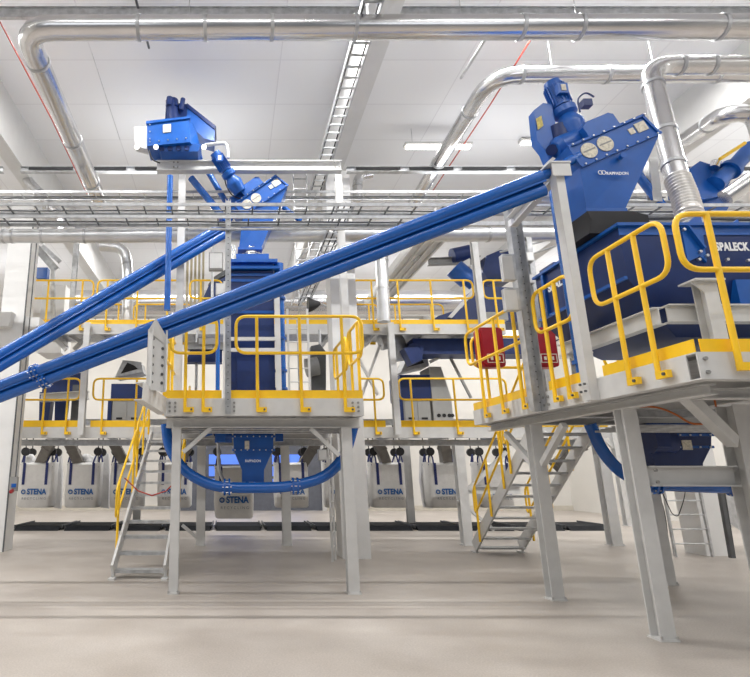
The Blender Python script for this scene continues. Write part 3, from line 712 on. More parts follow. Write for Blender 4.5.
# blue tower on the left platform
tw = thing('tower_housing', 'tall dark blue housing standing on the left platform', 'machine', P(255, 398, 9.5)); tz = Zat(270, 9.5)
tx0, tx1 = Xat(231, 3.5, 9.5), Xat(275, 3.5, 9.5)
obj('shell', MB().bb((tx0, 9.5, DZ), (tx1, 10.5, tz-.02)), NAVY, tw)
obj('top_flange', MB().bb((tx0-.02, 9.42, tz), (tx1+.12, 10.55, tz+.05)).bb((tx0+.0, 9.45, tz+.14), (tx1+.08, 10.5, tz+.20)).bb((tx0+.06, 9.55, tz+.05), (tx1, 10.45, tz+.14)).bb((tx0+.1, 9.8, tz+.2), (tx1-.05, 10.4, c.z-.14)), BLUE, tw)
obj('service_door', MB().bb((tx0+.1, 9.47, DZ+.15), (tx1-.1, 9.5, DZ+1.4)), NAVY, tw)
ri = MB()
for zz in (3.9, 4.4, 5.0, tz-.12): ri.bb((tx0-.01, 9.48, zz), (tx1+.01, 9.5, zz+.05))
many('stiffening_rib', ri, BLUE, tw)
for k, xx in enumerate((tx0-.09, tx1+.05)):
    column('pale upright on the %s side of the dark blue tower' % ('left' if k == 0 else 'right'), xx, 9.42, DZ, Zat(282, 9.42), .09, .01, plate=False)
for k, py in enumerate((339, 350)):
    beam('white crossbar in front of the dark blue tower, %s one' % ('upper' if k == 0 else 'lower'), (tx0-.03, 9.33, Zat(py, 9.33)), (tx1, 9.33, Zat(py, 9.33)), .05, .06, 'b')
t = thing('vertical_tube', 'vertical blue tube right of the dark blue tower', 'tube', P(281, 400, 9.6)); xx = Xat(281, 3.5, 9.6)
obj('pipe', MB().cyl((xx, 9.6, DZ), (xx, 9.6, Zat(264, 9.6)), .085, n=24), TUBEB, t)
for py in (300, 340, 372, 390): obj('flange', MB().cyl((xx, 9.6, Zat(py, 9.6)), (xx, 9.6, Zat(py, 9.6)+.04), .11, n=24), BLUE, t)
short_tube('second vertical blue tube left of the dark blue tower', V((tx0-.22, 9.0, DZ)), V((tx0-.22, 9.0, Zat(300, 9.0))), .035, fl=False, name='vertical_tube')
short_tube('thin vertical blue tube hanging from the high drive box', V((Xat(168, 5, 9.3), 9.3, 4.4)), V((Xat(168, 5.5, 9.3), 9.3, Zat(176, 9.3))), .055, fl=False, name='vertical_tube')
column('pale upright below the high blue drive box', Xat(180, 5, 9.75), 9.75, DZ, Zat(176, 9.75), .13, .012, plate=False)
column('pale upright at the right end of the high crossbeam', Xat(345, 4.5, 9.75), 9.75, DZ, Zat(176, 9.75), .13, .012, plate=False)
zb_ = Zat(167, 9.75)
beam('high pale crossbeam carrying the left blue drive box', (Xat(157, zb_, 9.75), 9.75, zb_), (Xat(341, zb_, 9.75), 9.75, zb_), .15, .22, bolts=[((Xat(px, zb_, 9.7), 9.67, zb_+dz), (0, -1, 0)) for px in (174, 178, 335, 339) for dz in (.05, -.05)])
# high drive box
zt0 = zb_+.11
t = thing('conveyor_drive_box', 'high blue bolted drive box with lit lamps standing on the crossbeam', 'conveyor drive', (P(175, 160, 9.5).x, 9.6, zt0))
YY = 9.3
obj('front_box', MB().loft([[P(147, 146, YY), P(190, 142, YY), P(190, 142, YY)+V((.22, .5, -.05)), P(147, 146, YY)+V((0, .5, 0))], [P(147, 122, YY), P(189, 117, YY), P(189, 117, YY)+V((.12, .5, 0)), P(147, 122, YY)+V((0, .5, 0))]]), BLUE, t)
obj('lid', MB().prism([P(146, 123.5, YY-.03), P(190, 118, YY-.03), P(190, 116, YY-.03), P(146, 121, YY-.03)], (0, .55, 0)), BLUE, t)
bo = MB()
for k in range(5):
    q = P(150+9*k, 142-k*.9, YY-.01); bo.cyl(q, q+V((0, -.02, 0)), .014, n=6)
for k in range(3):
    q = P(150, 125+7*k, YY-.01); bo.cyl(q, q+V((0, -.02, 0)), .014, n=6)
many('bolt', bo, BOLT, t)
obj('type_plate', MB().prism([P(163, 133, YY-.005), P(171, 132, YY-.005), P(171, 124, YY-.005), P(163, 125, YY-.005)], (0, -.01, 0)), STICK, t)
zq = zt0+.01
l0 = P(156, 146, 9.45); r0 = P(201, 146, 9.45)
obj('lower_trough', MB().loft([[(l0.x+.10, 9.4, zq), (r0.x-.06, 9.4, zq), (r0.x-.06, 9.95, zq), (l0.x+.10, 9.95, zq)], [(l0.x, 9.38, l0.z), (r0.x, 9.38, r0.z), (r0.x, 10.0, r0.z), (l0.x, 10.0, l0.z)]]), BLUE, t)
fb_ = MB()
for k in range(4):
    q = V((l0.x+.12+.16*k, 9.36, zq+.05)); fb_.cyl(q, q+V((0, .06, 0)), .05, n=16)
many('clamp_ring', fb_, NAVY, t)
mb = MB().prism([P(188, 104, 9.9), P(215, 127, 9.9), P(214, 141, 9.9), P(204, 138, 9.9), P(186, 122, 9.9)], (0, .4, 0))
obj('inclined_housing', mb, BLUE, t)
obj('inclined_rim', MB().prism([P(187, 103, 9.87), P(216, 126, 9.87), P(215, 129, 9.87), P(186, 106, 9.87)], (0, .46, 0)), NAVY, t)
obj('rear_motor', MB().cyl(P(174, 122, 9.9), P(172, 101, 9.9), .13, n=20).prism([P(165, 122, 9.9), P(187, 122, 9.9), P(187, 104, 9.9), P(166, 102, 9.9)], (0, .3, 0)).cyl(P(181, 110, 9.8), P(183, 99, 9.8), .05, n=14).cyl(P(169, 106, 9.8), P(170, 98, 9.8), .07, n=14).cyl(P(176, 106, 9.8), P(176, 100, 9.8), .04, n=14), NAVY, t)
tag(obj('control_box', MB().prism([P(134, 127, 9.6), P(147, 126, 9.6), P(147, 149, 9.6), P(135, 146, 9.6)], (0, .2, 0)), GREY), 'pale control box left of the high blue drive box', 'box')
for px, py, s in ((137, 147, 'left'), (156, 147, 'middle'), (204, 147, 'right')):
    w = thing('work_lamp', 'small lit work lamp on the high blue drive box, %s of three' % s, 'lamp', P(px, py, 9.2)); q = P(px, py, 9.2)
    obj('housing', MB().cyl(q+V((0, .05, .03)), q, .03, .05, n=16), GALV, w); obj('lens', MB().cyl(q, q+V((0, -.012, -.004)), .045, n=16), LEDB, w)
rod('hanging_cable', 'black cable loop under the high blue drive box', 'cable', rnd([P(149, 150, 9.3), P(152, 160, 9.3), P(160, 163, 9.3)], .2), .014, BLACK)
rod('bent_pipe', 'thin bent steel pipe beside the high drive box', 'pipe', rnd([P(205, 145, 9.4), P(226, 143, 9.4), P(228, 150, 9.4), P(228, 158, 9.4)], .15), .035, GALV)
short_tube('thicker blue tube sloping down right below the high drive box', P(191, 178, 9.9), P(223, 217, 9.9), .07, fl=False)
short_tube('right hand blue tube sloping down below the high drive box', P(207, 170, 10.2), P(233, 214, 10.2), .06, fl=False)

# hopper and loop tube below the left platform
def loop_hopper(label, Y, px0, px1, py0, py1, py2, qx0, qx1, py3, logo=True):
    a, b = P(px0, py0, Y), P(px1, py0, Y); m0, m1 = P(px0+1, py1, Y), P(px1-1, py1, Y); c0, c1 = P(qx0, py2, Y), P(qx1, py2, Y); d0, d1 = P(qx0, py3, Y), P(qx1, py3, Y)
    t = thing('feed_hopper', label, 'hopper', c0.lerp(c1, .5)); dep = .45
    lp = lambda p, q, w: [p+V((0, 0, 0)), q, q+V((0, w, 0)), p+V((0, w, 0))]
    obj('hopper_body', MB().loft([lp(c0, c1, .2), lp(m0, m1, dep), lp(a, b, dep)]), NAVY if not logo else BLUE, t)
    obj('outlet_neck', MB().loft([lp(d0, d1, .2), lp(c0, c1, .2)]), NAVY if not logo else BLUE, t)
    rm = MB()
    for py in (py0+2, (py0+py1)/2, py1):
        q0, q1 = P(px0-1, py, Y), P(px1+1, py, Y); rm.bar(q0+V((0, -.01, 0)), q1+V((0, -.01, 0)), .03, .035)
    obj('flange_rim', rm, BLUE, t)
    bo = MB()
    for k in range(7):
        for py in (py1, (py0+py1)/2):
            q = P(px0+2+(px1-px0-4)*k/6, py, Y-.03); bo.cyl(q, q+V((0, -.02, 0)), .012, n=6)
    many('bolt', bo, BOLT, t)
    return t
t = loop_hopper('blue feed hopper hanging under the left platform', 8.9, 233, 274, 423, 450, 470, 242, 264, 482)
obj('side_motor', MB().cyl(P(215, 436, 9.1), P(232, 436, 9.1), .11, n=24).box(P(221, 436, 8.98), (.14, .1, .2)), BLUE, t)
obj('side_bearing', MB().box(P(279, 437, 9.1), (.12, .16, .14)), BLUE, t)
q = P(247, 445, 8.87); obj('type_plate', MB().box(q, (.07, .01, .13)), STICK, t)
q = P(252, 429, 8.87); obj('warning_triangle', MB().prism([q+V((-.04, 0, -.03)), q+V((.04, 0, -.03)), q+V((0, 0, .04))], (0, -.008, 0)), YEL, t)
text('maker_lettering', 'RAPPADON', .055, WTXT, t, P(253, 461, 8.82), bold=.001, width=.24)
def loop_tube(label, Y, pts, r, fl=(), m=TUBEB):
    w = [P(a, b, Y) for a, b in pts]; t = thing('loop_tube', label, 'conveyor', w[len(w)//2]); pth = rnd(w, .6, 6)
    obj('pipe', MB().tube(pth, r, 24), m, t)
    for a, b in fl:
        q = P(a, b, Y)
        fo = obj('flange', MB().cyl(q-V((.05, 0, 0)), q-V((.02, 0, 0)), r*1.55, n=24).cyl(q+V((.02, 0, 0)), q+V((.05, 0, 0)), r*1.55, n=24).cyl(q-V((.02, 0, 0)), q+V((.02, 0, 0)), r*1.2, n=24), m, t)
        bo = MB()
        for k in range(8): 
            g = k*math.pi/4; e = q+V((0, r*1.35*math.cos(g), r*1.35*math.sin(g))); bo.cyl(e-V((.07, 0, 0)), e+V((.07, 0, 0)), .008, n=6)
        many('bolt', bo, BOLT, fo)
    return t
loop_tube('blue tube hanging in a U below the left platform', 8.75, [(166, 424), (168, 446), (182, 470), (212, 487), (250, 488), (292, 487), (326, 477), (345, 457), (354, 424)], .082, [(227, 487), (295, 486)])
t = loop_hopper('dark blue feed hopper under the right platform', 8.3, 647, 712, 423, 447, 463, 655, 703, 474, logo=False)
q = P(687, 445, 8.26); obj('type_plate', MB().box(q, (.14, .01, .14)), STICK, t)
obj('side_motor', MB().cyl(P(650, 442, 8.2), P(672, 442, 8.2), .16, n=24).box(P(661, 440, 8.05), (.2, .1, .2)), NAVY, t)
loop_tube('blue tube curving under the right platform', 8.4, [(590, 424), (602, 452), (622, 474), (645, 484), (700, 487), (770, 488)], .085, [(655, 485), (733, 487)])
rod('orange_cable', 'orange cable sagging under the front of the right platform', 'cable', rnd([P(600, 409, 6.9), P(655, 406, 6.6), P(676, 414, 6.5), P(690, 424, 6.4), P(706, 424, 6.4)], .3), .012, ORANGE)
rod('orange_cable', 'orange cable dropping beside the right edge column', 'cable', [P(713, 392, 6.6), P(717, 412, 6.6)], .01, ORANGE)
# a few conduits under both platforms
for k in range(4):
    rod('conduit', 'thin steel conduits running under the left platform deck', 'pipe', [V((LX0+.2, 8.5+k*.08, 2.30-k*.02)), V((LX1-.2, 8.5+k*.08, 2.30-k*.02))], .012, GALV, 'conduits under the left platform')
for k in range(5):
    rod('conduit', 'thin steel conduits running under the right platform deck', 'pipe', [V((4.5, 6.5+k*.1, 2.16-k*.01)), V((8.0, 6.5+k*.1, 2.16-k*.01))], .012, GALV, 'conduits under the right platform')

# ============================================================ SCREENING MACHINE (right)
SX, SY, SZ = 4.52, 5.95, 4.40
t = thing('screening_machine', 'huge dark blue screening machine standing on the right platform', 'machine', (6, 7.5, RZ))
zq0, zq1 = 3.62, SZ
obj('trough', MB().loft([
    [(SX+.75, SY+.4, 3.18), (8.4, SY+.4, 3.18), (8.4, 7.7, 3.18), (SX+.75, 7.7, 3.18)],
    [(SX+.30, SY+.12, 3.46), (8.4, SY+.12, 3.46), (8.4, 7.75, 3.46), (SX+.26, 7.75, 3.46)],
    [(SX, SY, 3.78), (8.4, SY, 3.78), (8.4, 7.75, 3.78), (SX, 7.75, 3.78)],
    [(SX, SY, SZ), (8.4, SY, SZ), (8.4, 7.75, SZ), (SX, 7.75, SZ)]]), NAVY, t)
obj('top_flange', MB().bb((SX-.05, SY-.06, SZ), (8.4, SY+.08, SZ+.035)).bb((SX-.05, SY+.08, SZ), (SX+.08, 7.75, SZ+.035)).bb((SX-.01, SY-.012, SZ-.1), (8.4, SY, SZ)), BLUE, t)
gx = P(684, 226, SY).x
obj('gusset_plate', MB().prism([P(681, 226, SY-.03), P(702, 226, SY-.03), P(707, 262, SY-.03), P(700, 256, SY-.03), P(688, 262, SY-.03)], (0, .03, 0)), BLUE, t)
obj('gusset_rib', MB().prism([P(688, 225, SY-.08), P(690, 225, SY-.08), P(707, 247, SY-.08), P(705.5, 248, SY-.08)], (0, .08, 0)), BLUE, t)
many('top_wedge', MB().prism([P(686, 225, SY+.1), P(700, 212, SY+.1), P(703, 225, SY+.1)], (0, .05, 0)).prism([P(727, 227, SY+.1), P(738, 219, SY+.1), P(741, 228, SY+.1)], (0, .05, 0)), BLUE, t)
text('maker_lettering', 'SPALECK', .135, WTXT, t, P(732, 247, SY-.006), bold=.006, space=1.08, width=.385)
text('maker_lettering', 'SPALECK', .15, WTXT, t, V((SX-.006, 7.15, 4.16)), rot=(math.pi/2, 0, -math.pi/2), bold=.007, space=1.08)
bo = MB()
for px, py in ((683, 230), (699, 252), (698, 260), (706, 256), (726, 260), (747, 261)):
    q = P(px, py, SY-.03); bo.cyl(q, q+V((0, -.03, 0)), .018, n=8)
many('bolt', bo, BOLT, t)
many('side_rib', MB().bb((SX-.04, 6.9, 3.78), (SX, 6.96, SZ)).bb((SX-.04, 7.5, 3.78), (SX, 7.56, SZ)).bb((SX-.03, SY, 3.76), (SX, 7.75, 3.80)), BLUE, t)
obj('lower_housing', MB().bb((5.72, SY-.02, 3.42), (8.4, SY+.2, 3.75)), BLUE, t)
# support frame
fz = Zat(314, 5.85)
beam('grey frame beam under the front of the screening machine', (4.80, 5.85, fz), (8.3, 5.85, fz), .12, .2)
beam('grey frame beam under the left side of the screening machine', (4.72, 5.85, fz-.02), (4.72, 7.7, fz-.02), .12, .2)
def frame_post(label, x, y, z1):
    t = thing('frame_post', label, 'post', (x, y, RZ)); obj('shaft', MB().ibeam((x, y, RZ), (x, y, z1), .15, .15, .014, up=(0, 1, 0)), GREY, t)
    obj('cap_plate', MB().bb((x-.2, y-.14, z1), (x+.12, y+.1, z1+.02)).prism([(x-.08, y-.08, z1), (x-.2, y-.08, z1), (x-.08, y-.08, z1-.12)], (0, .015, 0)), GREY, t); return t
q = P(707, 300, 5.70); frame_post('grey post with cap plate in front of the screening machine', q.x, 5.70, Zat(284, 5.70))
q = PX(607, 320, 4.85); frame_post('grey post under the side of the screening machine', 4.72, 7.35, fz-.14)
# blue vertical tube behind tall post
t = thing('vertical_tube', 'bright blue vertical tube behind the tall pale post', 'tube', (4.35, 6.9, RZ))
obj('pipe', MB().cyl((4.40, 6.85, RZ), (4.40, 6.85, Zat(190, 6.85)), .05, n=24), TUBEB, t)
obj('flange', MB().cyl((4.40, 6.85, 2.95), (4.40, 6.85, 3.0), .085, n=20), TUBEB, t)
# third drive, right background
t = thing('drive_station', 'small blue drive with motor behind the hose at the right edge', 'conveyor drive', P(705, 185, 9.0))
obj('gearbox', MB().prism([P(688, 170, 9), P(700, 161, 9), P(722, 168, 9), P(730, 182, 9), P(722, 196, 9), P(700, 200, 9), P(690, 190, 9)], (0, .5, 0)), BLUE, t)
obj('reducer', MB().cyl(P(715, 184, 8.95), P(732, 168, 8.95), .15, .12, n=24).cyl(P(729, 171, 8.95), P(732, 168, 8.95), .18, n=24), BLUE, t)
obj('motor', MB().cyl(P(733, 168, 8.95), P(752, 147, 8.95), .13, n=24), BLUE, t)
obj('shaft_stub', MB().cyl(P(714, 168, 8.9), P(716, 162, 8.9), .08, n=16), CHROME, t)
obj('hopper', MB().loft([[P(700, 219, 9.1), P(722, 219, 9.1), P(722, 219, 9.1)+V((0, .4, 0)), P(700, 219, 9.1)+V((0, .4, 0))], [P(692, 196, 9.1), P(735, 196, 9.1), P(735, 196, 9.1)+V((0, .4, 0)), P(692, 196, 9.1)+V((0, .4, 0))]]), BLUE, t)
short_tube('blue tube pair sloping down left behind the right hopper', P(636, 172, 9.4), P(662, 206, 9.4), .08, fl=False)
short_tube('bright round duct stub at the right edge below the small drive', P(725, 198, 8.6), P(760, 174, 8.4), .14, fl=False, name='duct_stub', m=DUCT)
rod('yellow_bar', 'thin yellow bar beside the small drive at the right edge', 'bar', [P(720, 159, 8.7), P(745, 143, 8.7)], .03, YEL)
zz = Zat(206, 9.4)
beam('pale level beam behind the hose', (6.3, 9.4, zz), (9.5, 9.4, zz), .12, .16)
beam('pale upright behind the right hopper', P(655, 203, 9.4), P(650, 160, 9.4), .16, .16)
for k in range(5):
    rod('cable_bundle', 'loose steel rods and cables stacked behind the screening machine', 'cables', [P(630, 212+2.4*k, 8.2), P(692, 212+2.2*k, 8.2), P(760, 214+2.2*k, 8.2)], .02, (GALV, DKGREY)[k % 2], 'rods behind the screening machine')

# red cabinets
for k, px in enumerate((492, 545)):
    q = P(px, 347, 9.05)
    t = thing('extinguisher_cabinet', 'red plastic cabinet on the rear railing, %s' % ('left of the galvanised post' if k == 0 else 'right of the galvanised post'), 'cabinet', (q.x, q.y, q.z-.35))
    m = MB().prism(rnd([q+V((-.2, 0, -.34)), q+V((.2, 0, -.34)), q+V((.2, 0, .34)), q+V((-.2, 0, .34))], .07, 4, True), (0, .2, 0)); obj('body', m, RED, t)
    obj('lid', MB().prism(rnd([q+V((-.17, -.03, -.31)), q+V((.17, -.03, -.31)), q+V((.17, -.03, .31)), q+V((-.17, -.03, .31))], .06, 4, True), (0, .03, 0)), RED, t)
    f = MB(); w = q+V((.02, -.04, -.2))
    for dx, dz, sx, sz in ((0, .07, .26, .012), (0, -.07, .26, .012), (-.13, 0, .012, .15), (.13, 0, .012, .15)): f.box(w+V((dx, 0, dz)), (sx, .01, sz))
    f.box(w+V((-.06, 0, 0)), (.04, .01, .06)).box(w+V((.06, 0, 0)), (.04, .01, .06)); obj('label_frame', f, STICK, t)

# ============================================================ REAR WALKWAYS (two levels)
WY = 13.6; WZ = Zat(427, WY); UZ = Zat(324, WY); WY2 = 15.8
wx0, wx1 = -5.4, 9.2
tag(obj('walkway_deck', MB().bb((wx0, WY+.1, WZ-.04), (wx1, WY2, WZ)), GALV), 'grey deck of the lower far walkway above the hanging bags', 'deck')
beam('front edge beam of the lower far walkway', (wx0, WY+.06, WZ-.13), (wx1, WY+.06, WZ-.13), .12, .26, 'c', side=1)
beam('thin lower rail under the lower far walkway', (wx0, WY+.3, WZ-.36), (wx1, WY+.3, WZ-.36), .14, .14, 'i', m=GALV)
tag(obj('walkway_deck', MB().bb((wx0, WY+.1, UZ-.04), (7.0, WY2-.4, UZ)), GALV), 'grey deck of the upper far walkway', 'deck')
beam('front edge beam of the upper far walkway', (wx0, WY+.06, UZ-.13), (7.0, WY+.06, UZ-.13), .12, .26, 'c', side=1)
segs = []
def wxp(px, z): return Xat(px, z, WY)
toes = [(wx0, wxp(81, WZ), 'left of the thin white column'), (wxp(90, WZ), wxp(150, WZ), 'between the thin white column and the left stairs'), (wxp(192, WZ), wxp(386, WZ), 'behind the left platform'), (wxp(396, WZ), wx1, 'right of the middle')]
for a, b, w in toes: toe('yellow toe board of lower far walkway '+w, (a, WY+.02), (b, WY+.02), WZ, .16)
toe('yellow toe board of the upper far walkway', (wx0, WY+.02), (7.0, WY+.02), UZ, .12)
tl, ml = Zat(379, WY), Zat(400, WY)
tu, mu = Zat(281, WY), Zat(299, WY)
def rg(lab, px0, px1, posts, z, lo, hi, mi):
    a, b = Xat(px0, hi, WY-.05), Xat(px1, hi, WY-.05)
    guardrail(lab, (a, WY-.05), (b, WY-.05), hi, mi, z-.18, [(Xat(p_, hi, WY-.05)-a)/(b-a) for p_ in posts], (0, -1, 0), r=.026)
L = 'yellow railing of the lower far walkway '
rg(L+'beside the left pillar', 8, 81, (46, 69), WZ, 0, tl, ml)
rg(L+'left of the left stairs', 94, 152, (104, 137), WZ, 0, tl, ml)
rg(L+'just right of the middle pillar', 352, 383, (373,), WZ, 0, tl, ml)
rg(L+'in front of the grey cabinet with round holes', 398, 505, (410, 453), WZ, 0, tl, ml)
L = 'yellow railing of the upper far walkway '
rg(L+'beside the left pillar', 10, 94, (49, 83), UZ, 0, tu, mu)
rg(L+'crossed by the shorter blue tubes', 98, 182, (108, 138, 168), UZ, 0, tu, mu)
rg(L+'left of the blue tower', 190, 222, (201,), UZ, 0, tu, mu)
rg(L+'just right of the middle pillar', 352, 382, (371,), UZ, 0, tu, mu)
rg(L+'below the ribbed slanting channel', 385, 472, (397, 430, 463), UZ, 0, tu, mu)
rg(L+'left of the galvanised post', 482, 530, (493,), UZ, 0, tu, mu)
# far side railing
for i, (a, b) in enumerate(((-4.6, -2.9), (-2.8, -1.1), (3.0, 4.3), (4.45, 6.2))):
    guardrail('back railing of the upper far walkway, counted %s from the left' % ('first', 'second', 'third', 'fourth')[i], (a, WY2-.35), (b, WY2-.35), UZ+1.1, UZ+.6, UZ-.1, (.2, .8), (0, 1, 0))
for px, yb, w, lab in ((201, 547, .2, 'left of the blue feed hopper'), (286, 547, .2, 'behind the right part of the U tube'), (463, 545, .22, 'right of centre'), (608, 547, .24, 'behind the right platform stairs')):
    x = Xat(px, 1, 13.8); column('column of the lower far walkway '+lab, x, 13.8, 0, WZ-.44, w)
for px, lab in ((86, 'at the left'), (392, 'near the middle')):
    x = Xat(px, 4, WY-.03); column('thin white upright rising through the far walkways '+lab, x, WY-.16, WZ-.2, UZ-.02, .15, .014, plate=False)
column('tall grey upright above the upper far walkway left of the slanting duct', Xat(72, 6, 14.4), 14.4, UZ, 8.4, .13, m=GALV, plate=False)
column('tall grey upright above the upper far walkway behind the galvanised post', Xat(477, 6, 13.5), 13.35, UZ-.2, 8.2, .15, plate=False)
beam('diagonal brace right of the column of the lower walkway, upper', P(468, 490, 13.8), P(506, 452, 13.8), .09, .09, 'b', name='knee_brace', cat='brace')
beam('diagonal brace right of the column of the lower walkway, lower', P(458, 500, 13.8), P(494, 530, 13.8), .07, .07, 'b', name='knee_brace', cat='brace')
beam('level brace right of the column of the lower walkway', P(459, 490, 13.9), P(520, 490, 13.9), .14, .18)
beam('diagonal brace under the stairs column at the left', P(182, 525, 13.8), P(200, 540, 13.8), .07, .07, 'b', name='knee_brace', cat='brace')
for k, (px, ) in enumerate(((136,), (412,), (630,))):
    x = Xat(px, 1, 18.6); column('rear column among the hanging bags, %s' % ('left', 'middle', 'right')[k], x, 18.9, 0, 3.2, .22)
    beam('knee brace on the rear column among the bags, %s' % ('left', 'middle', 'right')[k], (x-.1, 18.9, 2.5), (x-.75, 18.9, 3.15), .1, .1, 'b', name='knee_brace', cat='brace')
beam('long rear beam carrying the bag hooks', (wx0, 18.5, 3.3), (11, 18.5, 3.3), .15, .2, m=GALV)

# ============================================================ BAGS, HOOKS, CHUTES, SCALES
BY = 18.2
def make_bag(x, y, zb, label, w=1.07, h=1.38):
    t = thing('bulk_bag', label, 'bag', (x, y, zb), 'bulk bags hanging under the far walkway')
    d = .75; loops = []
    for i, (u, s, sag) in enumerate(((0, .90, 0), (.04, .97, 0), (.3, 1.0, 0), (.6, 1.0, 0), (.85, .98, 0), (1.0, 1.0, 1))):
        lp = []; N = 28
        for k in range(N):
            a = 2*math.pi*k/N; c_, s_ = math.cos(a), math.sin(a); e = .35
            xx = math.copysign(abs(c_)**e, c_)*w/2*s; yy = math.copysign(abs(s_)**e, s_)*d/2*s
            wob = .012*math.sin(7*a+i)+.01*math.sin(3*a+2*i)
            z = zb+h*u-(.10*(1-abs(xx/(w/2))**2.0)+.02*math.sin(9*a) if sag else 0)
            lp.append((x+xx*(1+wob), y+yy*(1+wob), z))
        loops.append(lp)
    obj('body', MB().loft(loops), BAG, t)
    for sx in (-1, 1):
        for sy in (-1, 1):
            px = x+sx*w*.33; py = y+sy*d*.5
            m = MB().bar((px, py+sy*.01, zb+h*.50), (px, py+sy*.01, zb+h*.98), .085, .012, up=(0, 1, 0))
            m.tube(rnd([V((px-.03, py, zb+h*.96)), V((px+sx*.03, py-sy*.05, zb+h+.16)), V((px+sx*.07, py-sy*.12, zb+h+.27)), V((px+sx*.12, py-sy*.16, zb+h+.12)), V((x+sx*w*.46, py-sy*.1, zb+h*.93))], .1), .026, 8)
            obj('strap', m, STRAP, t)
    text('brand_lettering', 'STENA', .23, PRINT, t, (x+.09, y-d/2-.022, zb+h*.345), bold=.009, width=.60)
    text('brand_lettering', 'RECYCLING', .10, PRINTG, t, (x+.02, y-d/2-.022, zb+h*.20), space=1.5, width=.74)
    cxx = x-.32; q = V((cxx, y-d/2-.020, zb+h*.345))
    obj('brand_emblem', MB().tube([q+V((.058*math.cos(a_*math.pi/4+.39), 0, .058*math.sin(a_*math.pi/4+.39))) for a_ in range(8)], .017, 6, closed=True), PRINT, t)
    return t
zb0 = Zat(508, BY-.45)
bagpx = [(36, 'leftmost hanging white bulk bag beside the left pillar'), (83, 'second hanging bulk bag, between the left pillar and the left stairs'), (128, 'hanging bulk bag partly behind the left stairs'),
         (176, 'hanging bulk bag behind the front left column of the left platform'), (294, 'hanging bulk bag right of the blue feed hopper, behind the U tube'), (345, 'hanging bulk bag behind the front right column of the left platform'),
         (392, 'fully visible hanging bulk bag near the middle with bold lettering'), (450, 'hanging bulk bag behind the walkway column right of centre'), (500, 'hanging bulk bag behind the right stairs handrail')]
first = None
for px, lab in bagpx:
    x = Xat(px-2, 1.2, BY-.38)
    if first is None: first = make_bag(x, BY, zb0, lab); fx0 = x
    else: dup(first, (x-fx0, 0, 0), lab)
xb4 = Xat(234, 1.2, 15.3)
b4 = dup(first, (xb4-fx0, 15.75-BY, Zat(519, 15.3)-zb0), 'lower nearer bulk bag hanging directly under the blue feed hopper')
# pale liners beside bags
for px, lab in ((56, 'pale film liner strip hanging between the first two bags'), (104, 'pale film liner strip hanging right of the second bag'), (366, 'pale film liner strip hanging left of the middle bag'), (428, 'pale film liner hanging left of the bag right of centre')):
    q = P(px, 508, 18.9); tag(obj('bag_liner', MB().loft([[(q.x-.12, 18.9, q.z+.02), (q.x+.14, 18.9, q.z-.02), (q.x+.14, 19.05, q.z-.02), (q.x-.12, 19.05, q.z+.02)], [(q.x-.16, 18.9, q.z+.9), (q.x+.12, 18.9, q.z+.9), (q.x+.12, 19.1, q.z+.9), (q.x-.16, 19.1, q.z+.9)], [(q.x-.1, 18.9, q.z+1.75), (q.x+.05, 18.9, q.z+1.75), (q.x+.05, 19.0, q.z+1.75), (q.x-.1, 19.0, q.z+1.75)]]), LINER), lab, 'liner')
for px, lab in ((32, 'crumpled clear film bulging from the leftmost bag'), (89, 'crumpled clear film bulging from the second bag')):
    q = P(px, 461, 18.3); mb = MB(); 
    for k in range(4): mb.ball(q+V((random.uniform(-.12, .12), random.uniform(-.1, .1), random.uniform(-.03, .1))), .15, 10)
    tag(obj('film_bulge', mb, LINER), lab, 'film')
# hooks
hk = None; hk0 = None; g_ = 'round black bag hooks under the walkway'
for px in [p_ for p_, _ in bagpx]+[232]:
    xb = Xat(px, 1.2, BY-.45)
    for sx in (-1, 1):
        for sy in (-1, 1):
            q = V((xb+sx*.42-.05, BY+sy*.30, Zat(452, BY)))
            if hk is None:
                hk = thing('bag_hook', 'round black disc hook on a thin wire holding a bulk bag strap', 'hook', q, g_); hk0 = q.copy()
                obj('disc', MB().cyl(q-V((0, .05, 0)), q+V((0, .05, 0)), .13, n=20), BLACK, hk)
                obj('wire', MB().cyl(q-V((0, 0, .40)), q-V((0, 0, .12)), .014, n=8).tube([q+V((0, 0, -.40)), q+V((-.05, 0, -.46)), q+V((0, 0, -.52)), q+V((.05, 0, -.46))], .014, 6, closed=True), GALV, hk)
                obj('suspension', MB().cyl(q+V((0, 0, .12)), (q.x, q.y, 3.2), .02, n=8), DKGREY, hk)
            else: dup(hk, q-hk0)
# chutes
def chute(a, b, w, label):
    t = thing('bag_chute', label, 'chute', b); obj('duct', MB().bar(a, b, w, w*.9, up=(0, 1, 0)), CHUTE, t)
    d = (b-a).normalized(); many('collar', MB().bar(a+d*.3, a+d*.36, w*1.12, w, up=(0, 1, 0)).bar(b-d*.12, b-d*.06, w*1.12, w, up=(0, 1, 0)), CHUTE, t)
for px0, px1, lab in ((52, 38, 'slanting chute into the leftmost bag'), (68, 82, 'slanting chute into the second bag'), (112, 128, 'slanting chute beside the left stairs'), (318, 300, 'slanting chute into the bag behind the U tube'), (377, 388, 'steep chute into the middle bag'), (443, 447, 'steep chute into the bag right of centre'), (190, 178, 'slanting chute behind the front left column')):
    chute(P(px0, 440, 17.6), P(px1, 469, 18.15), .30, 'grey brown '+lab)
chute(P(587, 437, 15.2), P(556, 468, 15.2), .32, 'dark slanting chute behind the right platform stairs')
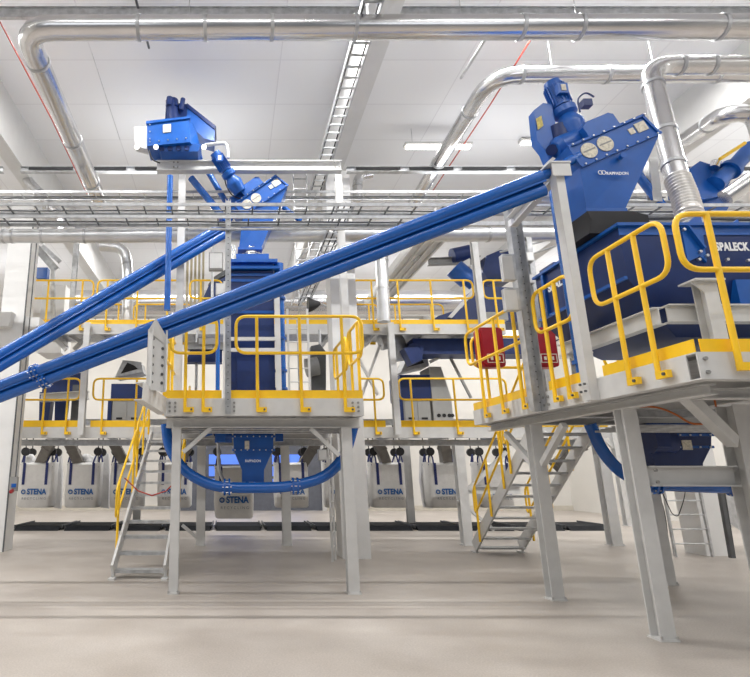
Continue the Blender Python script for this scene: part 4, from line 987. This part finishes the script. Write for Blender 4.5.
# floor scales
SCM = mat('scale_black_steel', (.012, .013, .016), .75, noise=.3); SCM.node_tree.nodes['Principled BSDF'].inputs['Specular IOR Level'].default_value = .12
sc = None; names = ('leftmost', 'second from left', 'third from left', 'fourth from left', 'fifth from left', 'sixth from left', 'seventh from left', 'eighth from left', 'ninth from left', 'tenth from left', 'eleventh from left', 'twelfth from left')
for k in range(12):
    x = -5.75+k*1.5; lab = 'low black floor scale on the concrete, %s in the row under the bags' % names[k]
    if sc is None:
        sc = thing('floor_scale', lab, 'scale', (x, 18.3, 0), 'floor scales under the bags'); sxx = x
        obj('platform', MB().prism([(x-.68, 17.5, .02), (x+.68, 17.5, .02), (x+.68, 17.5, .10), (x-.68, 17.5, .10)], (0, 1.7, 0)), SCM, sc)
        obj('ramp', MB().prism([(x-.66, 17.5, 0.0), (x-.66, 17.5, .12), (x-.66, 17.25, .0)], (1.32, 0, 0)), SCM, sc)
        obj('side_rim', MB().bar((x-.70, 17.45, .10), (x-.70, 19.2, .10), .03, .10).bar((x+.70, 17.45, .10), (x+.70, 19.2, .10), .03, .10), DKGREY, sc)
    else: dup(sc, (x-sxx, 0, 0), lab)

# ============================================================ MACHINES ON THE REAR WALKWAYS
def sorter(label, px0, px1, pxs, Y=15.0, holes=False):
    x0, x1 = Xat(px0, 3.2, Y), Xat(px1, 3.2, Y)
    t = thing('sorting_machine', label, 'machine', ((x0+x1)/2, Y, WZ))
    z1 = Zat(400, Y); z2 = Zat(384 if not holes else 375, Y)
    obj('lower_cabinet', MB().bb((x0, Y, WZ), (x1, Y+1.0, z1)), CAB, t)
    xm = (x0+x1)/2
    for a, b in ((x0+.03, xm-.02), (xm+.02, x1-.03)):
        dd = obj('door', MB().bb((a, Y-.02, WZ+.05), (b, Y, z1-.05)), CAB, t)
        obj('handle', MB().bb(((a+b)/2-.08, Y-.04, WZ+.32), ((a+b)/2+.08, Y-.02, WZ+.37)), BLACK, dd)
    obj('hood', MB().bb((x0-.05, Y-.04, z1+.03), (x1+.04, Y+1.0, z2)), NAVY, t)
    obj('hood_strip', MB().bb((x0-.05, Y-.05, z1), (x1+.04, Y+.9, z1+.04)), mat('rust_red_strip', (.18, .06, .04), .5), t)
    obj('corner_post', MB().bb((x0-.12, Y-.03, WZ), (x0-.02, Y+.1, z1)), NAVY, t)
    zz = Zat(356, Y)
    a, b, c, d = P(pxs-16, 377 if not holes else 372, Y+.2), P(pxs+12, 372 if not holes else 366, Y+.2), P(pxs+10, 362 if not holes else 352, Y+.2), P(pxs-8, 360 if not holes else 354, Y+.2)
    obj('inlet_funnel', MB().prism([a, b, c, d], (0, .7, 0)), GALV, t)
    obj('funnel_window', MB().prism([a.lerp(c, .22)+V((0, -.01, 0)), b.lerp(d, .25)+V((0, -.01, 0)), c.lerp(a, .25)+V((0, -.01, 0)), d.lerp(b, .22)+V((0, -.01, 0))], (0, .01, 0)), BLACK, t)
    if holes:
        sx_ = x1+.05; sx1_ = Xat(452, 3.2, Y)
        obj('side_cabinet', MB().prism([(sx_, Y-.05, WZ), (sx1_, Y-.05, WZ), (sx1_, Y-.05, WZ+.9), (sx1_-.2, Y-.05, Zat(367, Y)), (sx_, Y-.05, Zat(367, Y))], (0, .8, 0)), CAB, t)
        for i in range(7):
            cx_ = sx_+.14+(i % 4)*.14+(.07 if i >= 4 else 0); cz_ = WZ+(.42 if i < 4 else .24)
            if i == 3: cx_ = sx_+.14+3*.12
            obj('port', MB().cyl((cx_, Y-.065, cz_), (cx_, Y-.05, cz_), .05, n=14), BLACK, t)
    return t
sorter('blue topped sorting machine with grey doors left of the left stairs', 112, 142, 131)
sorter('blue topped sorting machine with a grey side cabinet of round holes', 404, 431, 417, holes=True)
t = thing('conveyor_machine', 'dark blue machine on two legs beside the left pillar', 'machine', (Xat(55, 3, 15), 15, WZ))
x0, x1 = Xat(40, 3.2, 15), Xat(78, 3.2, 15)
obj('body', MB().bb((x0, 15, Zat(392, 15)), (x1, 15.8, Zat(373, 15))), NAVY, t)
for a in (x0, x0+.42): obj('leg', MB().prism([(a, 15, WZ), (a+.22, 15, WZ), (a+.28, 15, Zat(392, 15)), (a-.06, 15, Zat(392, 15))], (0, .3, 0)), NAVY, t)
obj('side_panel', MB().bb((x1-.18, 14.95, WZ), (x1+.02, 15.5, Zat(385, 15))), DKGREY, t)
beam('grey conveyor frame at the left in front of the dark blue machine', (-5.0, 14.6, Zat(398, 14.6)), (Xat(88, 3.5, 14.6), 14.6, Zat(395, 14.6)), .3, .2)
# belt conveyor under upper walkway, right of centre
t = thing('belt_conveyor', 'dark blue belt conveyor hanging below the upper walkway', 'conveyor', P(455, 352, 15))
obj('side_frame', MB().bb(P(414, 354, 14.05), P(520, 344, 14.7)), NAVY, t)
obj('end_drum', MB().cyl(P(414, 350, 14.0), P(414, 350, 14.75), .18, n=24), NAVY, t)
obj('pulley_housing', MB().prism([P(404, 348, 13.95), P(424, 345, 13.95), P(422, 360, 13.95), P(412, 364, 13.95)], (0, .4, 0)), NAVY, t)
t = thing('bent_chute', 'grey curved chute left of the hanging belt conveyor', 'chute', P(395, 350, 14.4))
obj('shell', MB().tube(rnd([P(380, 342, 14.6), P(396, 338, 14.6), P(400, 360, 14.6)], .5), .24, 16), GALV, t)
beam('diagonal pale strut under the belt conveyor', P(430, 362, 14.6), P(450, 352, 14.6), .08, .08, 'b', name='knee_brace', cat='brace')
beam('dark thin diagonal strut right of the grey side cabinet', P(450, 357, 14.6), P(471, 398, 14.6), .06, .06, 'b', name='knee_brace', cat='brace', m=MIDGREY)
for k, (a, b, c, d) in enumerate(((354, 350, 378, 395), (380, 345, 362, 395))):
    beam('crossed thin strut right of the middle pillar, %s' % ('falling' if k == 0 else 'rising'), P(a, b, 14.2), P(c, d, 14.2+.15*k), .07, .07, 'b', name='knee_brace', cat='brace')
for k, (a, b, c, d) in enumerate(((45, 328, 66, 350), (74, 350, 95, 328), (60, 330, 100, 352))):
    beam('strut under the upper walkway at the left, %s of three' % ('first', 'second', 'third')[k], P(a, b, 14+.3*k), P(c, d, 14+.3*k), .1, .1, 'b', name='knee_brace', cat='brace')
# blue machines on upper right
t = thing('upper_machine', 'dark blue machinery with motor on the upper walkway right of centre', 'machine', P(500, 320, 15))
obj('inclined_trough', MB().prism([P(430, 322, 15), P(438, 316, 15), P(462, 308, 15), P(478, 286, 15), P(560, 290, 15), P(560, 322, 15)], (0, .9, 0)), NAVY, t)
obj('white_slope_panel', MB().prism([P(448, 317, 14.95), P(474, 289, 14.95), P(477, 290, 14.95), P(452, 318, 14.95)], (0, .05, 0)), GREY, t)
obj('head', MB().prism([P(483, 272, 15), P(486, 256, 15), P(500, 250, 15), P(512, 250, 15), P(512, 280, 15), P(490, 284, 15)], (0, .7, 0)), NAVY, t)
obj('motor', MB().cyl(P(454, 268, 14.9), P(468, 280, 14.9), .28, n=20).cyl(P(466, 278, 14.9), P(474, 285, 14.9), .18, n=20), BLUE, t)
obj('upper_motor', MB().cyl(P(452, 256, 15.3), P(470, 252, 15.3), .22, n=20), NAVY, t)
obj('control_panel', MB().bb(P(486, 312, 14.7), P(505, 322, 14.9)), CAB, t)
obj('pale_hood', MB().prism([P(462, 262, 14.8), P(470, 258, 14.8), P(471, 274, 14.8), P(464, 268, 14.8)], (0, .2, 0)), GREY, t)
beam('grey crossbeam above the blue machinery on the upper walkway', P(428, 262, 15.4), P(480, 260, 15.4), .2, .2, m=MIDGREY)
t = thing('upper_machine', 'dark machinery behind the railing right of the galvanised post', 'machine', P(560, 300, 11))
obj('body', MB().prism([P(553, 262, 10.4), P(600, 262, 10.4), P(600, 330, 10.4), P(545, 330, 10.4), P(553, 290, 10.4)], (0, .5, 0)), NAVY, t)
mb = MB(); 
for k in range(9): mb.tube([P(522, 306+k*5, 10.9), P(535, 300+k*5+random.uniform(-3, 3), 10.7), P(548, 302+k*5+random.uniform(-4, 4), 10.9), P(562, 298+k*5, 10.9)], .03, 8)
obj('hose_bundle', mb, CHROME, t)
# upper left machines
t = thing('upper_machine', 'dark blue conveyor end on the upper walkway left of the blue tower', 'machine', P(210, 300, 14.8))
obj('inclined_trough', MB().prism([P(203, 298, 14.5), P(210, 283, 14.5), P(232, 274, 14.5), P(232, 298, 14.5)], (0, .8, 0)), NAVY, t)
obj('cover', MB().prism([P(208, 285, 14.45), P(212, 278, 14.45), P(228, 268, 14.45), P(230, 272, 14.45)], (0, .9, 0)), DKGREY, t)
t = thing('slant_frame', 'grey slanting steel frame beside the left pillar under the duct', 'frame', P(48, 260, 14))
mb = MB(); mb.ibeam(P(36, 247, 14), P(56, 270, 14), .2, .2); mb.ibeam(P(42, 246, 14.6), P(60, 262, 14.6), .12, .12); mb.bar(P(53, 268, 14), P(53, 320, 14), .1, .1)
obj('frame', mb, GALV, t); obj('blue_panel', MB().bb(P(36, 278, 14.2), P(50, 270, 14.4)), BLUE, t)
tag(obj('storage_silo', MB().bb((Xat(36, 5, 17), 17, UZ), (Xat(60, 5, 17), 18, Zat(285, 17))), WHITE), 'white box housing on the upper level beside the left pillar', 'housing')
# dark parallel joists under upper walkway
for k in range(10):
    x = -4.6+k*1.2
    beam('grey joists seen under the upper far walkway deck', (x, WY+.2, UZ-.14), (x, WY2-.5, UZ-.14), .08, .16, m=GALV, group='joists under the upper walkway')
for k in range(10):
    x = -4.6+k*1.45
    beam('grey joists seen under the lower far walkway deck', (x, WY+.45, WZ-.14), (x, WY2-.1, WZ-.14), .08, .16, m=GALV, group='joists under the lower walkway')
# folded yellow stripes on the curtain left
SLAT = mat('straw_slat_paint', (.50, .44, .30), .6, noise=.1)
for k in range(5):
    x = Xat(186+k*4, 7, 15.0)
    tag(obj('upright_slat', MB().bb((x, 15.0, UZ), (x+.06, 15.1, Zat(245, 15.0))), SLAT), 'narrow upright slats standing behind the upper walkway left of the tower', 'slat', 'upright slats left of the tower')

# wall things on left pillar
q = P(14, 484, 12.55)
t = thing('emergency_switch_box', 'grey switch box with red knob on the left pillar', 'switch', q)
obj('case', MB().box(q, (.16, .1, .30)), MIDGREY, t); obj('plate', MB().box(q+V((.02, -.06, -.03)), (.1, .02, .08)), BLUE, t)
obj('knob', MB().cyl(q+V((0.0, -.05, -.14)), q+V((0, -.14, -.16)), .04, n=14), RED, t)
rod('conduit', 'thin dark conduit running up from the switch box on the left pillar', 'pipe', [q+V((.02, 0, .15)), V((q.x+.02, q.y, 7.6))], .015, DKGREY)
# spot lamp at middle pillar
q = P(317, 304, 11.4)
t = thing('spot_lamp', 'black bell shaped lamp on the left side of the middle pillar', 'lamp', q)
obj('shade', MB().tube([q+V((-.2, 0, -.02)), q+V((-.12, 0, -.02)), q+V((0, 0, -.0)), q+V((.07, 0, .02))], .1, 18, rr=[.17, .14, .08, .03]), BLACK, t)
obj('arm', MB().cyl(q+V((.04, 0, .02)), q+V((.25, .3, .05)), .02, n=8), GALV, t)
# right under-platform details
t = thing('trolley_frame', 'dark thin frame standing near the right white pillar', 'frame', P(735, 560, 12))
mb = MB(); mb.bar(P(718, 478, 11), P(732, 558, 11.0), .07, .07); mb.bar(P(722, 478, 11), P(735, 558, 11.4), .03, .03); obj('upright', mb, DKGREY, t)
t = thing('dust_hopper', 'grey conical bin at the right edge under the platform', 'bin', P(742, 520, 12))
obj('cone', MB().loft([[P(744, 534, 12), P(752, 534, 12), P(752, 534, 12.4), P(744, 534, 12.4)], [P(726, 520, 12), P(768, 520, 12), P(768, 515, 13), P(726, 515, 13)], [P(724, 492, 12), P(768, 492, 12), P(768, 492, 13), P(724, 492, 13)]]), GALV, t)
rod('hanging_chain', 'dark chain and hose hanging left of the right white pillar', 'chain', rnd([P(656, 490, 10.5), P(663, 510, 10.5), P(666, 533, 10.5)], .2), .03, BLACK)
rod('hanging_cable', 'thin black cable drooping in front of the right white pillar', 'cable', rnd([P(662, 492, 10.8), P(672, 514, 10.8), P(678, 517, 10.8), P(684, 500, 10.8), P(686, 486, 10.8)], .3), .008, BLACK)
tag(obj('floor_scale', MB().bb((P(706, 516, 18.5).x, 18.5, 0), (15.9, 19.5, .13)), SCM), 'low black floor scale far behind at the right edge', 'scale')

# small fittings seen across the middle distance
for i, (px, py, Y, w_, h_, lab) in enumerate(((503, 150+0, 12.6, .2, .1, 'small grey box on the far purlin left of the right drive'), (216, 262, 12.8, .35, .45, 'grey control box behind the tall perforated post, upper'), (222, 290, 12.8, .3, .3, 'grey control box behind the tall perforated post, lower'),
        (208, 342, 12.5, .5, .16, 'dark machine end behind the left railing of the left platform'), (528, 258, 10.5, .14, .2, 'upper small box on the upright between the two tall posts'), (528, 280, 10.5, .16, .2, 'lower small box on the upright between the two tall posts'),
        (322, 455, 13.3, .2, .25, 'grey valve box under the left platform at the right'))):
    q = P(px, py, Y); t = thing('control_box', lab, 'box', q)
    obj('case', MB().box(q, (w_, .15, h_)), (GALV, MIDGREY)[i % 2], t); obj('lid', MB().box(q+V((0, -.085, 0)), (w_*.85, .02, h_*.85)), GREY, t)
column('grey upright carrying the small boxes between the two tall posts', P(532, 270, 10.65).x, 10.65, RZ, Zat(238, 10.65), .1, .012, m=GALV, plate=False)
for k, (px0, py0, px1, py1, Y) in enumerate(((500, 252, 556, 238, 13), (508, 262, 556, 246, 13), (432, 246, 412, 262, 15), (310, 246, 296, 262, 15))):
    rod('conduit', 'thin slanting conduits fixed under the far roof', 'pipe', [P(px0, py0, Y), P(px1, py1, Y-1)], .025, GALV, 'slanting conduits under the far roof')
for k, (px, y0, y1, Y, lab) in enumerate(((212, 245, 320, 13.2, 'left of the perforated post'), (196, 330, 395, 13.3, 'behind the left railing of the left platform'), (300, 320, 395, 13.3, 'behind the pale ladder'), (322, 330, 395, 13.2, 'left of the middle pillar'))):
    rod('conduit', 'thin upright galvanised pipe '+lab, 'pipe', [P(px, y1, Y), V((P(px, y1, Y).x, Y, Zat(y0, Y)))], .035, GALV)
t = thing('filter_unit', 'dark grey machine housing between the pale ladder and the middle pillar', 'machine', P(316, 395, 12.9))
obj('body', MB().prism([P(312, 398, 12.9), P(326, 398, 12.9), P(326, 352, 12.9), P(320, 344, 12.9), P(311, 346, 12.9)], (0, .4, 0)), DKGREY, t)
obj('drum', MB().cyl(P(306, 368, 12.8), P(318, 366, 12.8), .22, n=20), MIDGREY, t)
t = thing('upper_machine', 'dark conveyor part behind the left railing of the left platform', 'machine', P(190, 370, 13.0))
obj('body', MB().prism([P(186, 362, 13.1), P(222, 362, 13.1), P(222, 350, 13.1), P(190, 350, 13.1)], (0, .3, 0)), NAVY, t)
obj('belt_edge', MB().bb(P(184, 349, 13.0), P(224, 344, 13.2)), MIDGREY, t)
t = thing('motor_valve', 'blue valve with small motor under the left platform left of the hopper', 'valve', P(205, 434, 9.6))
obj('body', MB().cyl(P(200, 434, 9.6), P(212, 431, 9.6), .07, n=16), BLUE, t); obj('motor', MB().cyl(P(212, 431, 9.6), P(219, 428, 9.6), .1, n=16), NAVY, t)
obj('drop_pipe', MB().tube(rnd([P(218, 440, 9.6), P(219, 470, 9.6), P(223, 480, 9.6)], .1), .03, 10), GALV, t)

# ============================================================ CAMERA, WORLD, RENDER LOOK
cam = bpy.data.cameras.new('camera'); co = bpy.data.objects.new('camera', cam); C.objects.link(co)
co.location = (0, 0, H); co.rotation_euler = (math.pi/2+TH, 0, 0)
cam.sensor_fit = 'HORIZONTAL'; cam.sensor_width = 36; cam.lens = F*36/750; cam.shift_x = (375-CX)/750; cam.shift_y = (CY-338.5)/750
cam.clip_start = .05; cam.clip_end = 200
bpy.context.scene.camera = co
w = bpy.data.worlds.new('world'); bpy.context.scene.world = w; w.use_nodes = True
bg = w.node_tree.nodes['Background']; bg.inputs[0].default_value = (.93, .96, 1, 1); bg.inputs[1].default_value = .34
vs = bpy.context.scene.view_settings; vs.view_transform = 'Standard'; vs.look = 'None'; vs.exposure = -0.72; vs.gamma = 1; vs.use_curve_mapping = False
